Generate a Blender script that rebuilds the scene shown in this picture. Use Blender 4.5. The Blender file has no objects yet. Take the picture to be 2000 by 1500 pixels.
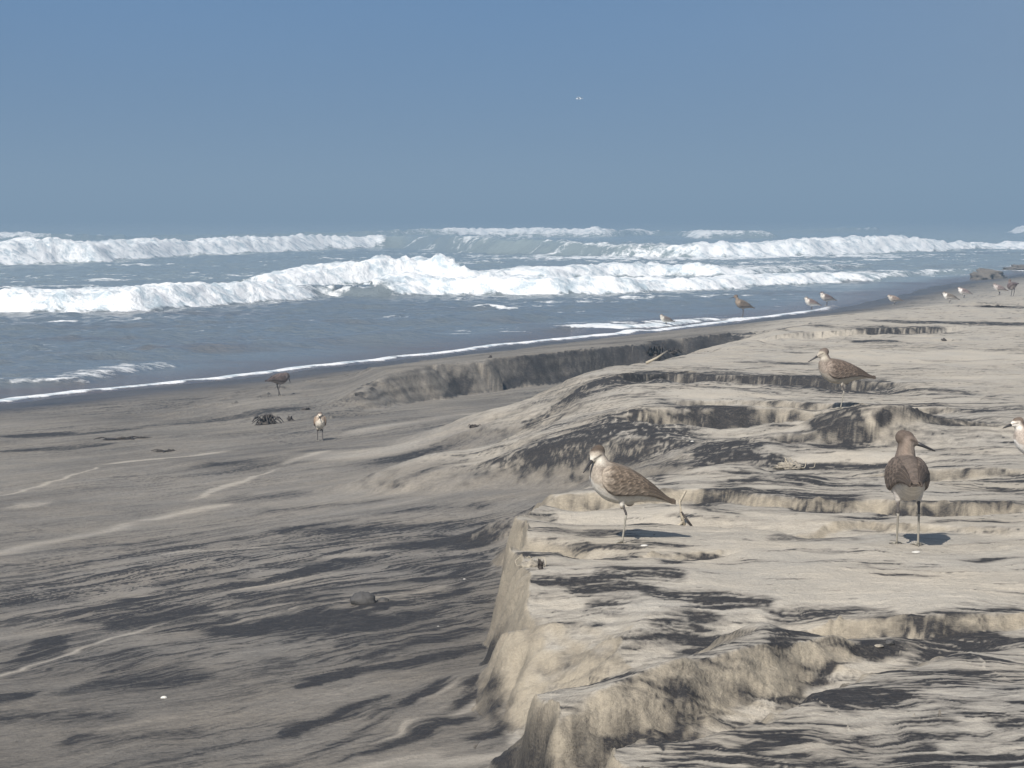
import bpy, math, random
import numpy as np
from mathutils import Vector, Matrix

random.seed(7)
SC = bpy.context.scene
COL = SC.collection

# ------------------------------------------------------------------ camera, sky, sun, exposure
CAM_Z = 2.1
F_PX = 5000.0                       # focal length in photo pixels (photo 2000 x 1500)
PITCH = math.atan(328.0 / F_PX)     # horizon lies on row 422
cam_d = bpy.data.cameras.new("camera")
cam_d.sensor_width = 36.0
cam_d.lens = F_PX / 2000.0 * 36.0
cam_d.clip_start = 0.1
cam_d.clip_end = 20000.0
cam_d.dof.use_dof = False
cam = bpy.data.objects.new("camera", cam_d)
COL.objects.link(cam)
cam.location = (0, 0, CAM_Z)
cam.rotation_euler = (math.radians(90) - PITCH, 0, 0)
SC.camera = cam

SUN_EL = math.radians(41)
SUN_AZ = math.radians(24)           # sun stands behind the camera, this far to its left
sun_dir = Vector((-math.sin(SUN_AZ) * math.cos(SUN_EL), -math.cos(SUN_AZ) * math.cos(SUN_EL), math.sin(SUN_EL)))
sd = bpy.data.lights.new("sun", 'SUN')
sd.energy = 4.6
sd.angle = math.radians(0.6)
sd.color = (1.0, 0.945, 0.87)
sun = bpy.data.objects.new("sun", sd)
COL.objects.link(sun)
sun.rotation_euler = (-sun_dir).to_track_quat('-Z', 'Y').to_euler()

world = bpy.data.worlds.new("World")
SC.world = world
world.use_nodes = True
wt = world.node_tree
wt.nodes.clear()
def wn(t, **k):
    n = wt.nodes.new(t)
    for a, b in k.items():
        setattr(n, a, b)
    return n
sky = wn('ShaderNodeTexSky', sky_type='NISHITA')
sky.sun_disc = False
sky.sun_elevation = SUN_EL
sky.sun_rotation = math.atan2(sun_dir.x, sun_dir.y)
sky.air_density = 1.2
sky.dust_density = 1.5
bg1 = wn('ShaderNodeBackground')
bg1.inputs['Strength'].default_value = 0.075
wt.links.new(sky.outputs[0], bg1.inputs['Color'])
tc = wn('ShaderNodeTexCoord')
sp = wn('ShaderNodeSeparateXYZ')
wt.links.new(tc.outputs['Generated'], sp.inputs[0])
ramp = wn('ShaderNodeValToRGB')      # the marine fog bank that fills the low sky all round
er = ramp.color_ramp
er.elements[0].position = 0.0
er.elements[0].color = (0.088, 0.155, 0.268, 1)
er.elements[1].position = 0.9
er.elements[1].color = (0.076, 0.165, 0.324, 1)
e = er.elements.new(0.30)
e.color = (0.084, 0.164, 0.300, 1)
mr0 = wn('ShaderNodeMapRange')
mr0.inputs['From Min'].default_value = -0.01
mr0.inputs['From Max'].default_value = 0.10
wt.links.new(sp.outputs['Z'], mr0.inputs['Value'])
wt.links.new(mr0.outputs[0], ramp.inputs[0])
wmap = wn('ShaderNodeMapping')
wmap.inputs['Scale'].default_value = (3.5, 3.5, 9.0)
wt.links.new(tc.outputs['Generated'], wmap.inputs[0])
wnoise = wn('ShaderNodeTexNoise')
wnoise.inputs['Scale'].default_value = 1.3
wnoise.inputs['Detail'].default_value = 3.0
wt.links.new(wmap.outputs[0], wnoise.inputs[0])
# the bank thins towards the land on the right: paler there
mrx = wn('ShaderNodeMapRange', interpolation_type='SMOOTHSTEP')
mrx.inputs['From Min'].default_value = -0.02
mrx.inputs['From Max'].default_value = 0.42
mrx.inputs['To Min'].default_value = 0.0
mrx.inputs['To Max'].default_value = 0.8
wt.links.new(sp.outputs['X'], mrx.inputs['Value'])
pale = wn('ShaderNodeMix', data_type='RGBA')
pale.inputs['B'].default_value = (0.20, 0.25, 0.325, 1)
wt.links.new(mrx.outputs[0], pale.inputs['Factor'])
wt.links.new(ramp.outputs[0], pale.inputs['A'])
mrn = wn('ShaderNodeMapRange')
mrn.inputs['From Min'].default_value = 0.25
mrn.inputs['From Max'].default_value = 0.75
mrn.inputs['To Min'].default_value = 0.94
mrn.inputs['To Max'].default_value = 1.06
wt.links.new(wnoise.outputs[0], mrn.inputs['Value'])
bg2 = wn('ShaderNodeBackground')
wt.links.new(pale.outputs['Result'], bg2.inputs['Color'])
wt.links.new(mrn.outputs[0], bg2.inputs['Strength'])
mrz = wn('ShaderNodeMapRange', interpolation_type='SMOOTHSTEP')
mrz.inputs['From Min'].default_value = 0.12
mrz.inputs['From Max'].default_value = 0.50
wt.links.new(sp.outputs['Z'], mrz.inputs['Value'])
wmix = wn('ShaderNodeMixShader')
wt.links.new(mrz.outputs[0], wmix.inputs[0])
wt.links.new(bg2.outputs[0], wmix.inputs[1])
wt.links.new(bg1.outputs[0], wmix.inputs[2])
wout = wn('ShaderNodeOutputWorld')
wt.links.new(wmix.outputs[0], wout.inputs['Surface'])

SC.view_settings.view_transform = 'Standard'
SC.view_settings.look = 'None'
SC.view_settings.gamma = 1.0
SC.view_settings.use_curve_mapping = False
SC.view_settings.exposure = 0.45

# ------------------------------------------------------------------ numeric noise
_ang = np.random.RandomState(3).rand(256) * 2 * np.pi
_gx, _gy = np.cos(_ang).astype(np.float32), np.sin(_ang).astype(np.float32)
_perm = np.random.RandomState(5).permutation(256)
_perm = np.concatenate([_perm, _perm])
def gn(x, y, seed=0):
    xi = np.floor(x); yi = np.floor(y)
    fx = (x - xi).astype(np.float32); fy = (y - yi).astype(np.float32)
    xi = (xi.astype(np.int64) + seed * 57) & 255; yi = (yi.astype(np.int64) + seed * 131) & 255
    u = fx * fx * fx * (fx * (fx * 6 - 15) + 10); v = fy * fy * fy * (fy * (fy * 6 - 15) + 10)
    def g(a, b, dx, dy):
        h = _perm[_perm[a & 255] + (b & 255)]
        return _gx[h] * dx + _gy[h] * dy
    n00 = g(xi, yi, fx, fy); n10 = g(xi + 1, yi, fx - 1, fy)
    n01 = g(xi, yi + 1, fx, fy - 1); n11 = g(xi + 1, yi + 1, fx - 1, fy - 1)
    a = n00 + u * (n10 - n00); b = n01 + u * (n11 - n01)
    return (a + v * (b - a)) * 1.5
def fbm(x, y, octaves=4, seed=0, gain=0.5, lac=2.03):
    r = np.zeros(np.shape(x), np.float32); a = 1.0; t = 0.0
    for k in range(octaves):
        r += a * gn(x, y, seed + k * 7); t += a
        x = x * lac + 13.7; y = y * lac - 7.1; a *= gain
    return r / t * 1.35
def ss(x, a, b):
    t = np.clip((x - a) / (b - a), 0, 1)
    return t * t * (3 - 2 * t)

def poly_dist(x, y, pts, vals=None, closed=False):
    """nearest distance to a polyline, side sign (+ right of travel), and values (columns of vals) there"""
    pts = np.asarray(pts, float)
    n = len(pts)
    best = np.full(x.shape, 1e18); sign = np.ones(x.shape)
    vals = None if vals is None else np.asarray(vals, float).reshape(n, -1)
    out = None if vals is None else np.zeros(x.shape + (vals.shape[1],))
    for i in range(n if closed else n - 1):
        a = pts[i]; b = pts[(i + 1) % n]
        d = b - a; L2 = d @ d + 1e-12
        t = np.clip(((x - a[0]) * d[0] + (y - a[1]) * d[1]) / L2, 0, 1)
        ex = x - a[0] - t * d[0]; ey = y - a[1] - t * d[1]
        q = ex * ex + ey * ey
        m = q < best
        cr = d[0] * (y - a[1]) - d[1] * (x - a[0])
        best[m] = q[m]; sign[m] = np.where(cr[m] < 0, 1.0, -1.0)
        if out is not None:
            va = vals[i]; vb = vals[(i + 1) % n]
            out[m] = va + t[m][:, None] * (vb - va)
    return np.sqrt(best), sign, out
def inside(x, y, pts):
    c = np.zeros(x.shape, bool); n = len(pts)
    for i in range(n):
        x1, y1 = pts[i]; x2, y2 = pts[(i + 1) % n]
        if y1 == y2: continue
        c ^= ((y1 > y) != (y2 > y)) & (x < (x2 - x1) * (y - y1) / (y2 - y1) + x1)
    return c

# ------------------------------------------------------------------ rays of the camera, to lay the plan out
_cp, _sp = math.cos(PITCH), math.sin(PITCH)
def ray(px, py):
    dx = (px - 1000) / F_PX; dv = -(py - 750) / F_PX
    return np.array([dx, _cp + dv * _sp, -_sp + dv * _cp])
def at_z(px, py, z):
    d = ray(px, py); t = (z - CAM_Z) / d[2]
    return (d[0] * t, d[1] * t)

# ------------------------------------------------------------------ lie of the beach
SHORE = [(-45, -60)] + [at_z(*p, 0.0) for p in [(-700, 850), (0, 786), (600, 719), (1000, 673), (1300, 645), (1450, 625), (1600, 607), (1830, 556)]] + \
        [(22, 103), (55, 180), (400, 850), (1600, 2900)]
_ks = np.array([-4000, -60, -30, -12, -5, 0, 3, 6.5, 10, 14, 17, 22, 35, 60, 300, 5000.0])
_kz = np.array([-2.6, -2.6, -1.6, -.75, -.33, 0, .09, .24, .52, .86, 1.0, 1.06, 1.2, 1.6, 3.0, 4.0])
_ts = np.concatenate([np.linspace(-70, 70, 1401)])
_tz = np.interp(_ts, _ks, _kz)
_k = np.exp(-0.5 * (np.arange(-20, 21) / 8.0) ** 2); _k /= _k.sum()
_tz = np.convolve(np.pad(_tz, 20, mode='edge'), _k, mode='valid')

def shore_s(x, y):
    d, sg, _ = poly_dist(x, y, SHORE)
    s = d * sg
    return s + 0.16 * fbm(x * .35, y * .35, 3, 40) * np.clip(1.5 - np.abs(s) / 6, 0, 1.2)
def lowbeach(s):
    return np.where(np.abs(s) < 69, np.interp(s, _ts, _tz), np.interp(s, _ks, _kz))

# brim of the sand terrace, going away from the camera; (x, y, width of the slope below the brim)
TERR = [(.45, 1.5, .2), (.32, 3.5, .12), (.215, 4.1, .08), (.14, 4.42, .08), (.06, 4.75, .05), (.052, 5.15, .07), (.02, 5.6, .10), (-.01, 6.1, .10), (.0, 6.45, .10), (.0, 6.9, .09), (.0, 7.3, .08),
        (.01, 7.9, .06), (.035, 8.7, .05), (.16, 9.3, .22), (.50, 10.1, .8), (.95, 11.0, 1.1), (.95, 12.0, .8), (.55, 12.7, .32), (.22, 13.05, .35), (-.02, 13.4, .5),
        (-.05, 14.4, 1.2), (.10, 15.3, .9), (.30, 16.3, .6), (.2, 17.3, .8), (.2, 18.6, 1.2), (.45, 19.6, .9), (1.0, 20.8, .9), (1.7, 23.6, 1.2), (2.7, 28.0, 1.5),
        (3.8, 34.0, 2.6), (5.4, 40.0, 4.0), (10.5, 56.0, 6.0), (19, 80, 8), (45, 140, 12), (400, 700, 60), (3000, 700, 60), (3000, -300, 60), (.3, -300, .3)]
BERM = [(-1.95, 23.6, .5), (-1.70, 24.8, .5), (-1.0, 26.7, .35), (-.35, 28.0, .34), (.0, 28.8, .30), (.8, 29.7, .28), (1.6, 30.6, .30), (2.3, 31.8, .4), (3.3, 33.4, 1.2), (5.6, 37.5, 3.0),
        (5.2, 46.5, 1.8), (2.3, 41.0, 1.8), (-.55, 34.5, 1.8), (-2.3, 28.4, 1.6), (-2.6, 25.4, 1.2)]

# low ledges: the sand steps down towards the camera along these lines (photo points, level), drop, how soon it recovers
LEDGES = [([at_z(a, b, zz) for a, b in pts], h, rec) for pts, zz, h, rec in (
    ([(1000, 966), (1180, 958), (1330, 958), (1500, 968), (1700, 974), (1900, 986), (2080, 982)], 1.12, .075, .40),
    ([(1080, 1076), (1260, 1078), (1460, 1066)], 1.13, .035, .3), ([(1500, 1012), (1700, 1004), (2060, 1024)], 1.13, .03, .3),
    ([(1270, 768), (1500, 772), (1700, 790), (1920, 800)], 1.08, .05, .7), ([(1440, 1190), (1750, 1197), (2060, 1186)], 1.16, .07, .5),
    ([(1180, 742), (1300, 724), (1560, 738), (1780, 752)], 1.0, .10, .9), ([(1500, 885), (1700, 900), (2040, 905)], 1.1, .05, .5),
    ([(1420, 650), (1640, 642), (1900, 632)], .9, .10, 1.5), ([(1480, 845), (1700, 846), (1980, 828)], 1.1, .06, .5))]
def terr_top(x, y):
    r = np.hypot(x, y)
    return np.interp(r, [0, 3.8, 4.6, 5.3, 6.4, 7.5, 9, 10.5, 13, 17, 21, 30, 45, 70, 200, 900], [1.2, 1.22, 1.215, 1.19, 1.15, 1.13, 1.12, 1.08, 1.10, 1.00, .92, .87, .80, .72, .9, 1.6])

# gullies and channels cut into the terrace: points (x, y, depth, half width), power of the flank
CARVES = [
    ([(-.25, 5.90, .36, .40), (.05, 5.66, .25, .34), (.28, 5.72, .17, .28), (.48, 5.95, .10, .22), (.72, 6.20, .03, .16), (.95, 6.3, .0, .12)], 1.0),
    ([(-.3, 4.30, .36, .27), (.06, 4.55, .27, .27), (.24, 4.76, .21, .25), (.40, 4.97, .16, .20), (.58, 5.22, .11, .17), (.80, 5.50, .06, .16), (1.05, 5.74, .025, .14), (1.3, 5.92, 0, .12)], 2.3),
    ([(.0, 7.55, .10, .16), (.16, 7.45, .05, .12), (.34, 7.40, .02, .10), (.6, 7.4, 0, .08)], 1.5),
    ([(.22, 8.55, .05, .20), (.55, 8.35, .05, .16), (.95, 8.15, .035, .14), (1.4, 8.05, 0, .12)], 1.2),
    ([(.95, 13.35, .14, .34), (1.15, 13.38, .18, .36), (1.32, 13.45, .19, .34), (1.46, 13.5, .12, .28), (1.62, 13.5, .0, .2)], 3.0),
    ([(.70, 12.5, .06, .6), (1.05, 12.7, .10, .55), (1.40, 12.7, .09, .5), (1.8, 12.5, .04, .4), (2.1, 12.3, 0, .4)], 1.6),
    ([(.85, 10.4, .12, .5), (1.2, 10.9, .07, .45), (1.9, 11.0, .03, .35), (2.6, 11.0, 0, .3)], 1.2),
]
# low sand humps on the terrace: (x, y, rx, ry, height, power)
BUMPS = [(.90, 10.5, .24, .42, .075, 4), (1.42, 9.6, .24, .16, .03, 2), (1.66, 12.1, .30, .36, .095, 4), (2.1, 12.0, .5, .3, .06, 3), (.95, 9.6, .3, .3, .03, 2),
         (.30, 6.75, .34, .22, .02, 2), (.30, 5.35, .12, .16, .02, 2), (.48, 5.72, .20, .22, .08, 2), (.06, 4.95, .18, .34, -.085, 2), (.95, 17.4, .9, .5, .05, 2), (.8, 15.6, .5, .5, .06, 2), (-.10, 6.55, .1, .15, .03, 2)]

def terrain(x, y, full=True):
    x = np.asarray(x, float); y = np.asarray(y, float)
    s = shore_s(x, y)
    r = np.hypot(x, y)
    z = lowbeach(s)
    near = np.clip(1.3 - r / 30, 0, 1)
    z = z + .03 * fbm(x * .35, y * .35, 3, 11) * ss(s, 2, 9) * (1 + r / 30)
    zl = z
    # berm, a remnant bank between channel and sea
    bp = [(a, b) for a, b, c in BERM]
    d, _, w = poly_dist(x, y, bp, [c for a, b, c in BERM], True)
    sdb = np.where(inside(x, y, bp), d, -d)
    sdb = sdb + (.16 * fbm(x * 1.3, y * 1.3, 4, 21)) + .22 * np.round(1.5 * fbm(x * .9 + 7, y * .5, 2, 22)) / 1.5
    w = w[..., 0]
    mb = ss(sdb, -w, w * .25)
    top = .51 + .08 * ss(x, -.5, 2.5) - .26 * ss(x, -1.1, -2.0)
    top = np.minimum(top, .098 * s + .01)
    z = np.where(mb > 0, z + np.maximum(top - z, 0) * mb, z)
    # terrace
    tp = [(a, b) for a, b, c in TERR]
    d, _, w = poly_dist(x, y, tp, [c for a, b, c in TERR], True)
    w = w[..., 0]
    sdt = np.where(inside(x, y, tp), d, -d)
    jit = np.clip(w * .6, .02, .5)
    sdt = sdt + .13 * (np.abs(fbm(x * 2.6, y * 2.0, 3, 34, .45)) - .22) * np.clip(1.6 - r / 9, 0, 1)
    sdt = sdt + jit * (.5 * fbm(x * 1.1 + 5, y * 1.1, 2, 31) + .22 * np.clip(.3 / (w + .1), 0, 1) * fbm(x * 5, y * 5, 3, 33))
    mt = ss(sdt, -w, w * .35)
    tt = terr_top(x, y) + .018 * fbm(x * .9, y * .5, 3, 51) + .012 * fbm(x * 3, y * 2, 2, 55)
    tt = tt - .24 * ss(x, .85, -.25) * ss(y, 9.8, 12.2) * ss(y, 22, 17)
    tt = np.minimum(tt, .105 * s)
    z = z + np.maximum(tt - z, 0) * mt
    zc = np.zeros_like(z)
    for pts, pw in CARVES:
        P = np.array(pts)
        c = (x > P[:, 0].min() - 1) & (x < P[:, 0].max() + 1) & (y > P[:, 1].min() - 1) & (y < P[:, 1].max() + 1)
        if not c.any(): continue
        X = x[c]; Y = y[c]; jn = 1 + .22 * fbm(X * 5, Y * 5, 3, 61)
        g = np.zeros(X.shape)
        for a, b in zip(P[:-1], P[1:]):
            for t in np.linspace(0, 1, 5)[:-1]:
                q = a + (b - a) * t
                g = np.maximum(g, q[2] * np.exp(-np.power(((X - q[0]) ** 2 + (Y - q[1]) ** 2) * jn / q[3] ** 2, pw) * 1.2))
        zc[c] = np.maximum(zc[c], g)
    z = np.maximum(z - zc * mt, np.minimum(z, zl + .015 * fbm(x * 3, y * 3, 2, 66)))
    for pts, h, rec in LEDGES:
        P = np.array(pts)
        c = (x > P[:, 0].min() - .5) & (x < P[:, 0].max() + .5) & (y > P[:, 1].min() - 3 * rec) & (y < P[:, 1].max() + .3)
        if not c.any(): continue
        X = x[c] + .0; Y = y[c] + .12 * fbm(x[c] * 2.5, y[c] * 1.2, 4, 67)
        d, sg, _ = poly_dist(X, Y, P)
        n = d * sg
        xe = (X - P[0, 0]) / (P[-1, 0] - P[0, 0])
        z[c] -= h * ss(n, -.01, .05) * np.exp(-np.maximum(n, 0) / rec) * ss(xe, 0, .12) * ss(xe, 1.0, .85) * (.6 + .8 * np.abs(fbm(X * 1.5, Y, 2, 68)))
    for bx, by, rx, ry, h, pw in BUMPS:
        q = ((x - bx) / rx) ** 2 + ((y - by) / ry) ** 2
        z = z + h * np.exp(-np.power(q, pw / 2.0))
    return (z, s, mt, sdt, w, mb, sdb, zc) if full else z

_tp = np.exp(np.linspace(math.log(2.5), math.log(120), 2600))
def hit(px, py, low=False):
    """where the line of sight of a photo pixel meets the beach"""
    d = ray(px, py); hy = d[1]
    t = _tp / hy
    zr = CAM_Z + d[2] * t
    zt = lowbeach(shore_s(d[0] * t, d[1] * t)) if low else terrain(d[0] * t, d[1] * t, False)
    k = np.nonzero(zt >= zr)[0]
    if len(k) == 0 or k[0] == 0:
        return at_z(px, py, 0.5) + (0.5,)
    k = k[0]
    a = (zr[k - 1] - zt[k - 1]); b = (zt[k] - zr[k]); f = a / (a + b + 1e-9)
    tt = t[k - 1] + f * (t[k] - t[k - 1])
    return (d[0] * tt, d[1] * tt, CAM_Z + d[2] * tt)
def px_size(y):
    return y / F_PX

# ------------------------------------------------------------------ helpers: meshes, objects, materials
def tag(o, label=None, cat=None, group=None, kind=None):
    if label: o['label'] = label
    if cat: o['category'] = cat
    if group: o['group'] = group
    if kind: o['kind'] = kind
    return o
def link(name, me, mat=None, parent=None):
    o = bpy.data.objects.new(name, me)
    COL.objects.link(o)
    if mat is not None and len(me.materials) == 0: me.materials.append(mat)
    if parent: o.parent = parent
    return o
def empty(name, loc, rz=0, scale=1.0):
    o = bpy.data.objects.new(name, None)
    COL.objects.link(o)
    o.empty_display_size = .05
    o.location = loc; o.rotation_euler = (0, 0, rz); o.scale = (scale,) * 3
    return o
def mesh_py(name, verts, faces, smooth=True):
    me = bpy.data.meshes.new(name)
    me.from_pydata([tuple(map(float, v)) for v in verts], [], faces)
    if smooth: me.polygons.foreach_set('use_smooth', [True] * len(me.polygons))
    me.update()
    return me
def grid_mesh(name, X, Y, Z, keep, attrs):
    """rows x cols arrays -> quad mesh of the kept faces; attrs: {name: array}"""
    nr, nc = X.shape
    idx = np.arange(nr * nc).reshape(nr, nc)
    q = np.stack([idx[:-1, :-1], idx[:-1, 1:], idx[1:, 1:], idx[1:, :-1]], -1)
    q = q[keep]
    used = np.zeros(nr * nc, bool); used[q.ravel()] = True
    remap = np.cumsum(used) - 1
    q = remap[q]
    co = np.stack([X.ravel()[used], Y.ravel()[used], Z.ravel()[used]], -1).astype(np.float32)
    me = bpy.data.meshes.new(name)
    me.vertices.add(len(co)); me.vertices.foreach_set('co', co.ravel())
    me.loops.add(q.size); me.loops.foreach_set('vertex_index', q.ravel().astype(np.int32))
    me.polygons.add(len(q))
    me.polygons.foreach_set('loop_start', np.arange(0, q.size, 4, dtype=np.int32))
    me.polygons.foreach_set('loop_total', np.full(len(q), 4, np.int32))
    me.polygons.foreach_set('use_smooth', np.ones(len(q), bool))
    me.update(calc_edges=True)
    for k, v in attrs.items():
        a = me.attributes.new(k, 'FLOAT', 'POINT')
        a.data.foreach_set('value', v.ravel()[used].astype(np.float32))
    return me
class NT:
    def __init__(s, name):
        s.m = bpy.data.materials.new(name); s.m.use_nodes = True
        s.t = s.m.node_tree; s.b = s.t.nodes['Principled BSDF']
        s.out = s.t.nodes['Material Output']
    def n(s, t, ins=None, **k):
        nd = s.t.nodes.new(t)
        for a, b in k.items(): setattr(nd, a, b)
        for a, b in (ins or {}).items():
            if hasattr(b, 'is_linked'): s.t.links.new(b, nd.inputs[a])
            else: nd.inputs[a].default_value = b
        return nd
    def math(s, op, a, b=0.0, c=None, clamp=False):
        ins = {0: a, 1: b}
        if c is not None: ins[2] = c
        return s.n('ShaderNodeMath', ins, operation=op, use_clamp=clamp).outputs[0]
    def attr(s, name): return s.n('ShaderNodeAttribute', attribute_name=name)
    def mix(s, f, a, b, mode='MIX'):
        return s.n('ShaderNodeMix', {'Factor': f, 'A': a, 'B': b}, data_type='RGBA', blend_type=mode).outputs['Result']
    def noise(s, scale, detail=3, vec=None, rough=.5, stretch=None):
        if vec is None: vec = s.n('ShaderNodeTexCoord').outputs['Object']
        if stretch is not None: vec = s.n('ShaderNodeMapping', {'Vector': vec, 'Scale': stretch}).outputs[0]
        return s.n('ShaderNodeTexNoise', {'Vector': vec, 'Scale': scale, 'Detail': detail, 'Roughness': rough}).outputs[0]
    def rng(s, v, a, b, c, d, sm=False):
        return s.n('ShaderNodeMapRange', {'Value': v, 'From Min': a, 'From Max': b, 'To Min': c, 'To Max': d},
                   interpolation_type='SMOOTHSTEP' if sm else 'LINEAR').outputs[0]
    def set(s, k, v):
        if hasattr(v, 'is_linked'): s.t.links.new(v, s.b.inputs[k])
        else: s.b.inputs[k].default_value = v
    def bump(s, h, strength, dist):
        s.set('Normal', s.n('ShaderNodeBump', {'Height': h, 'Strength': strength, 'Distance': dist}).outputs[0])

# sand: pale quartz grains, black heavy-mineral grains and damp sand, mixed by where each lies
def sand_material():
    k = NT('sand')
    dark = k.attr('dark').outputs['Fac']; wet = k.attr('wet').outputs['Fac']; tan = k.attr('tan').outputs['Fac']
    n1 = k.noise(260, 4, rough=.7)
    n2 = k.noise(28, 5, rough=.65)
    n3 = k.noise(2.2, 4)
    fine = k.noise(16, 5, rough=.68, stretch=(1.0, 2.6, 3.0))
    grit = k.noise(70, 4, rough=.75, stretch=(1.0, 2.2, 2.2))
    d = k.math('ADD', dark, k.math('MULTIPLY', k.math('SUBTRACT', fine, .5), .42))
    d = k.math('ADD', d, k.math('MULTIPLY', k.math('SUBTRACT', n2, .5), .30))
    d = k.math('ADD', d, k.math('MULTIPLY', k.math('SUBTRACT', grit, .5), .70))
    d = k.math('ADD', d, k.math('MULTIPLY', k.math('SUBTRACT', n1, .5), .45), clamp=True)
    pale_c = k.mix(k.rng(n3, .3, .7, 0, 1), (.480, .430, .352, 1), (.415, .386, .335, 1))
    pale_c = k.mix(tan, pale_c, (.350, .308, .240, 1))
    dark_c = k.mix(k.rng(n2, .3, .7, 0, 1), (.024, .025, .029, 1), (.044, .041, .040, 1))
    c = k.mix(d, pale_c, dark_c)
    wetc = k.mix(1.0, c, (.40, .38, .38, 1), 'MULTIPLY')
    c = k.mix(wet, c, wetc)
    sh = k.rng(n1, .25, .75, .80, 1.16)
    c = k.mix(1.0, c, k.n('ShaderNodeCombineColor', {0: sh, 1: sh, 2: sh}).outputs[0], 'MULTIPLY')
    k.set('Base Color', c)
    k.set('Roughness', k.rng(wet, 0, 1, .92, .42))
    k.set('Specular IOR Level', k.rng(wet, 0, 1, .15, .45))
    h = k.math('ADD', k.math('MULTIPLY', n1, .25), k.math('MULTIPLY', n2, 1.0))
    h = k.math('ADD', h, k.math('MULTIPLY', grit, .8))
    k.bump(h, .8, .008)
    return k.m
M_SAND = sand_material()

def water_material():
    k = NT('sea_water')
    foam = k.attr('foam').outputs['Fac']; green = k.attr('green').outputs['Fac']
    n1 = k.noise(1.6, 5, rough=.6, stretch=(1, 1, 1))
    n2 = k.noise(5.0, 5, rough=.72)
    f = k.math('ADD', foam, k.math('MULTIPLY', k.math('SUBTRACT', n2, .5), 1.0))
    f = k.math('ADD', f, k.math('MULTIPLY', k.math('SUBTRACT', n1, .5), .9))
    f = k.rng(f, .34, .72, 0, 1, True)
    body = k.mix(k.attr('silt').outputs['Fac'], k.mix(green, (.130, .150, .165, 1), (.275, .330, .335, 1)), (.120, .098, .088, 1))
    fs = k.rng(n2, .3, .7, 0, 1)
    c = k.mix(f, body, k.mix(k.rng(k.math('ADD', k.math('MULTIPLY', n1, .6), k.math('MULTIPLY', n2, .4)), .38, .56, 0, 1, True), (.44, .52, .57, 1), (.88, .89, .89, 1)))  # blue-grey shading of the foam hollows is put into its colour
    k.set('Base Color', c)
    k.set('Roughness', k.rng(f, 0, 1, .16, .85))
    k.set('IOR', 1.33)
    k.set('Specular IOR Level', k.rng(f, 0, 1, .5, .1))
    h = k.math('ADD', n2, k.math('MULTIPLY', n1, .8))
    k.bump(h, .75, .12)
    return k.m
M_WATER = water_material()

def flat_mat(name, col, rough=.8, var=.25, scale=40, bump=.3, dist=.002, col2=None):
    k = NT(name)
    n = k.noise(scale, 5, rough=.65)
    c2 = col2 or tuple(max(0, x * (1 - var)) for x in col)
    k.set('Base Color', k.mix(k.rng(n, .3, .7, 0, 1), tuple(col) + (1,), tuple(c2) + (1,)))
    k.set('Roughness', rough)
    k.bump(n, bump, dist)
    return k.m

# ------------------------------------------------------------------ mineral streaks and some painted shade on the sand, each a stroke (x0,y0,x1,y1,width,value)
def stroke(px0, py0, px1, py1, tpx, val, low=False):
    a = hit(px0, py0, low); b = hit(px1, py1, low)
    y = .5 * (a[1] + b[1]); H = CAM_Z - .5 * (a[2] + b[2])
    wy = y * y * tpx / (max(H, .3) * F_PX)          # its extent in depth
    dx, dy = b[0] - a[0], b[1] - a[1]; L = math.hypot(dx, dy) + 1e-6
    w = max(wy * abs(dx) / L, tpx * px_size(y) * .8)
    return (a[0], a[1], b[0], b[1], w, val)
def strokes_at(x, y, S, wob=0.0):
    out = np.zeros(x.shape)
    for x0, y0, x1, y1, w, v in S:
        m = 2.2 * w + .1
        c = (x > min(x0, x1) - m) & (x < max(x0, x1) + m) & (y > min(y0, y1) - m) & (y < max(y0, y1) + m)
        if not c.any(): continue
        X = x[c]; Y = y[c]
        dx, dy = x1 - x0, y1 - y0; L = math.hypot(dx, dy) + 1e-6
        t = ((X - x0) * dx + (Y - y0) * dy) / L / L
        p = np.abs((X - x0) * dy - (Y - y0) * dx) / L
        tt = np.clip((t - .5) * 2, -1.6, 1.6)
        taper = np.sqrt(np.clip(1 - np.abs(tt) ** 2.4, 0, 1))
        ends = ss(1 - np.abs(tt), -.05, .35)
        g = np.exp(-(p / (w * .60 * (taper + .12))) ** 2) * ends
        out[c] = out[c] + v * g - np.sign(v) * 0
    return out

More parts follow.
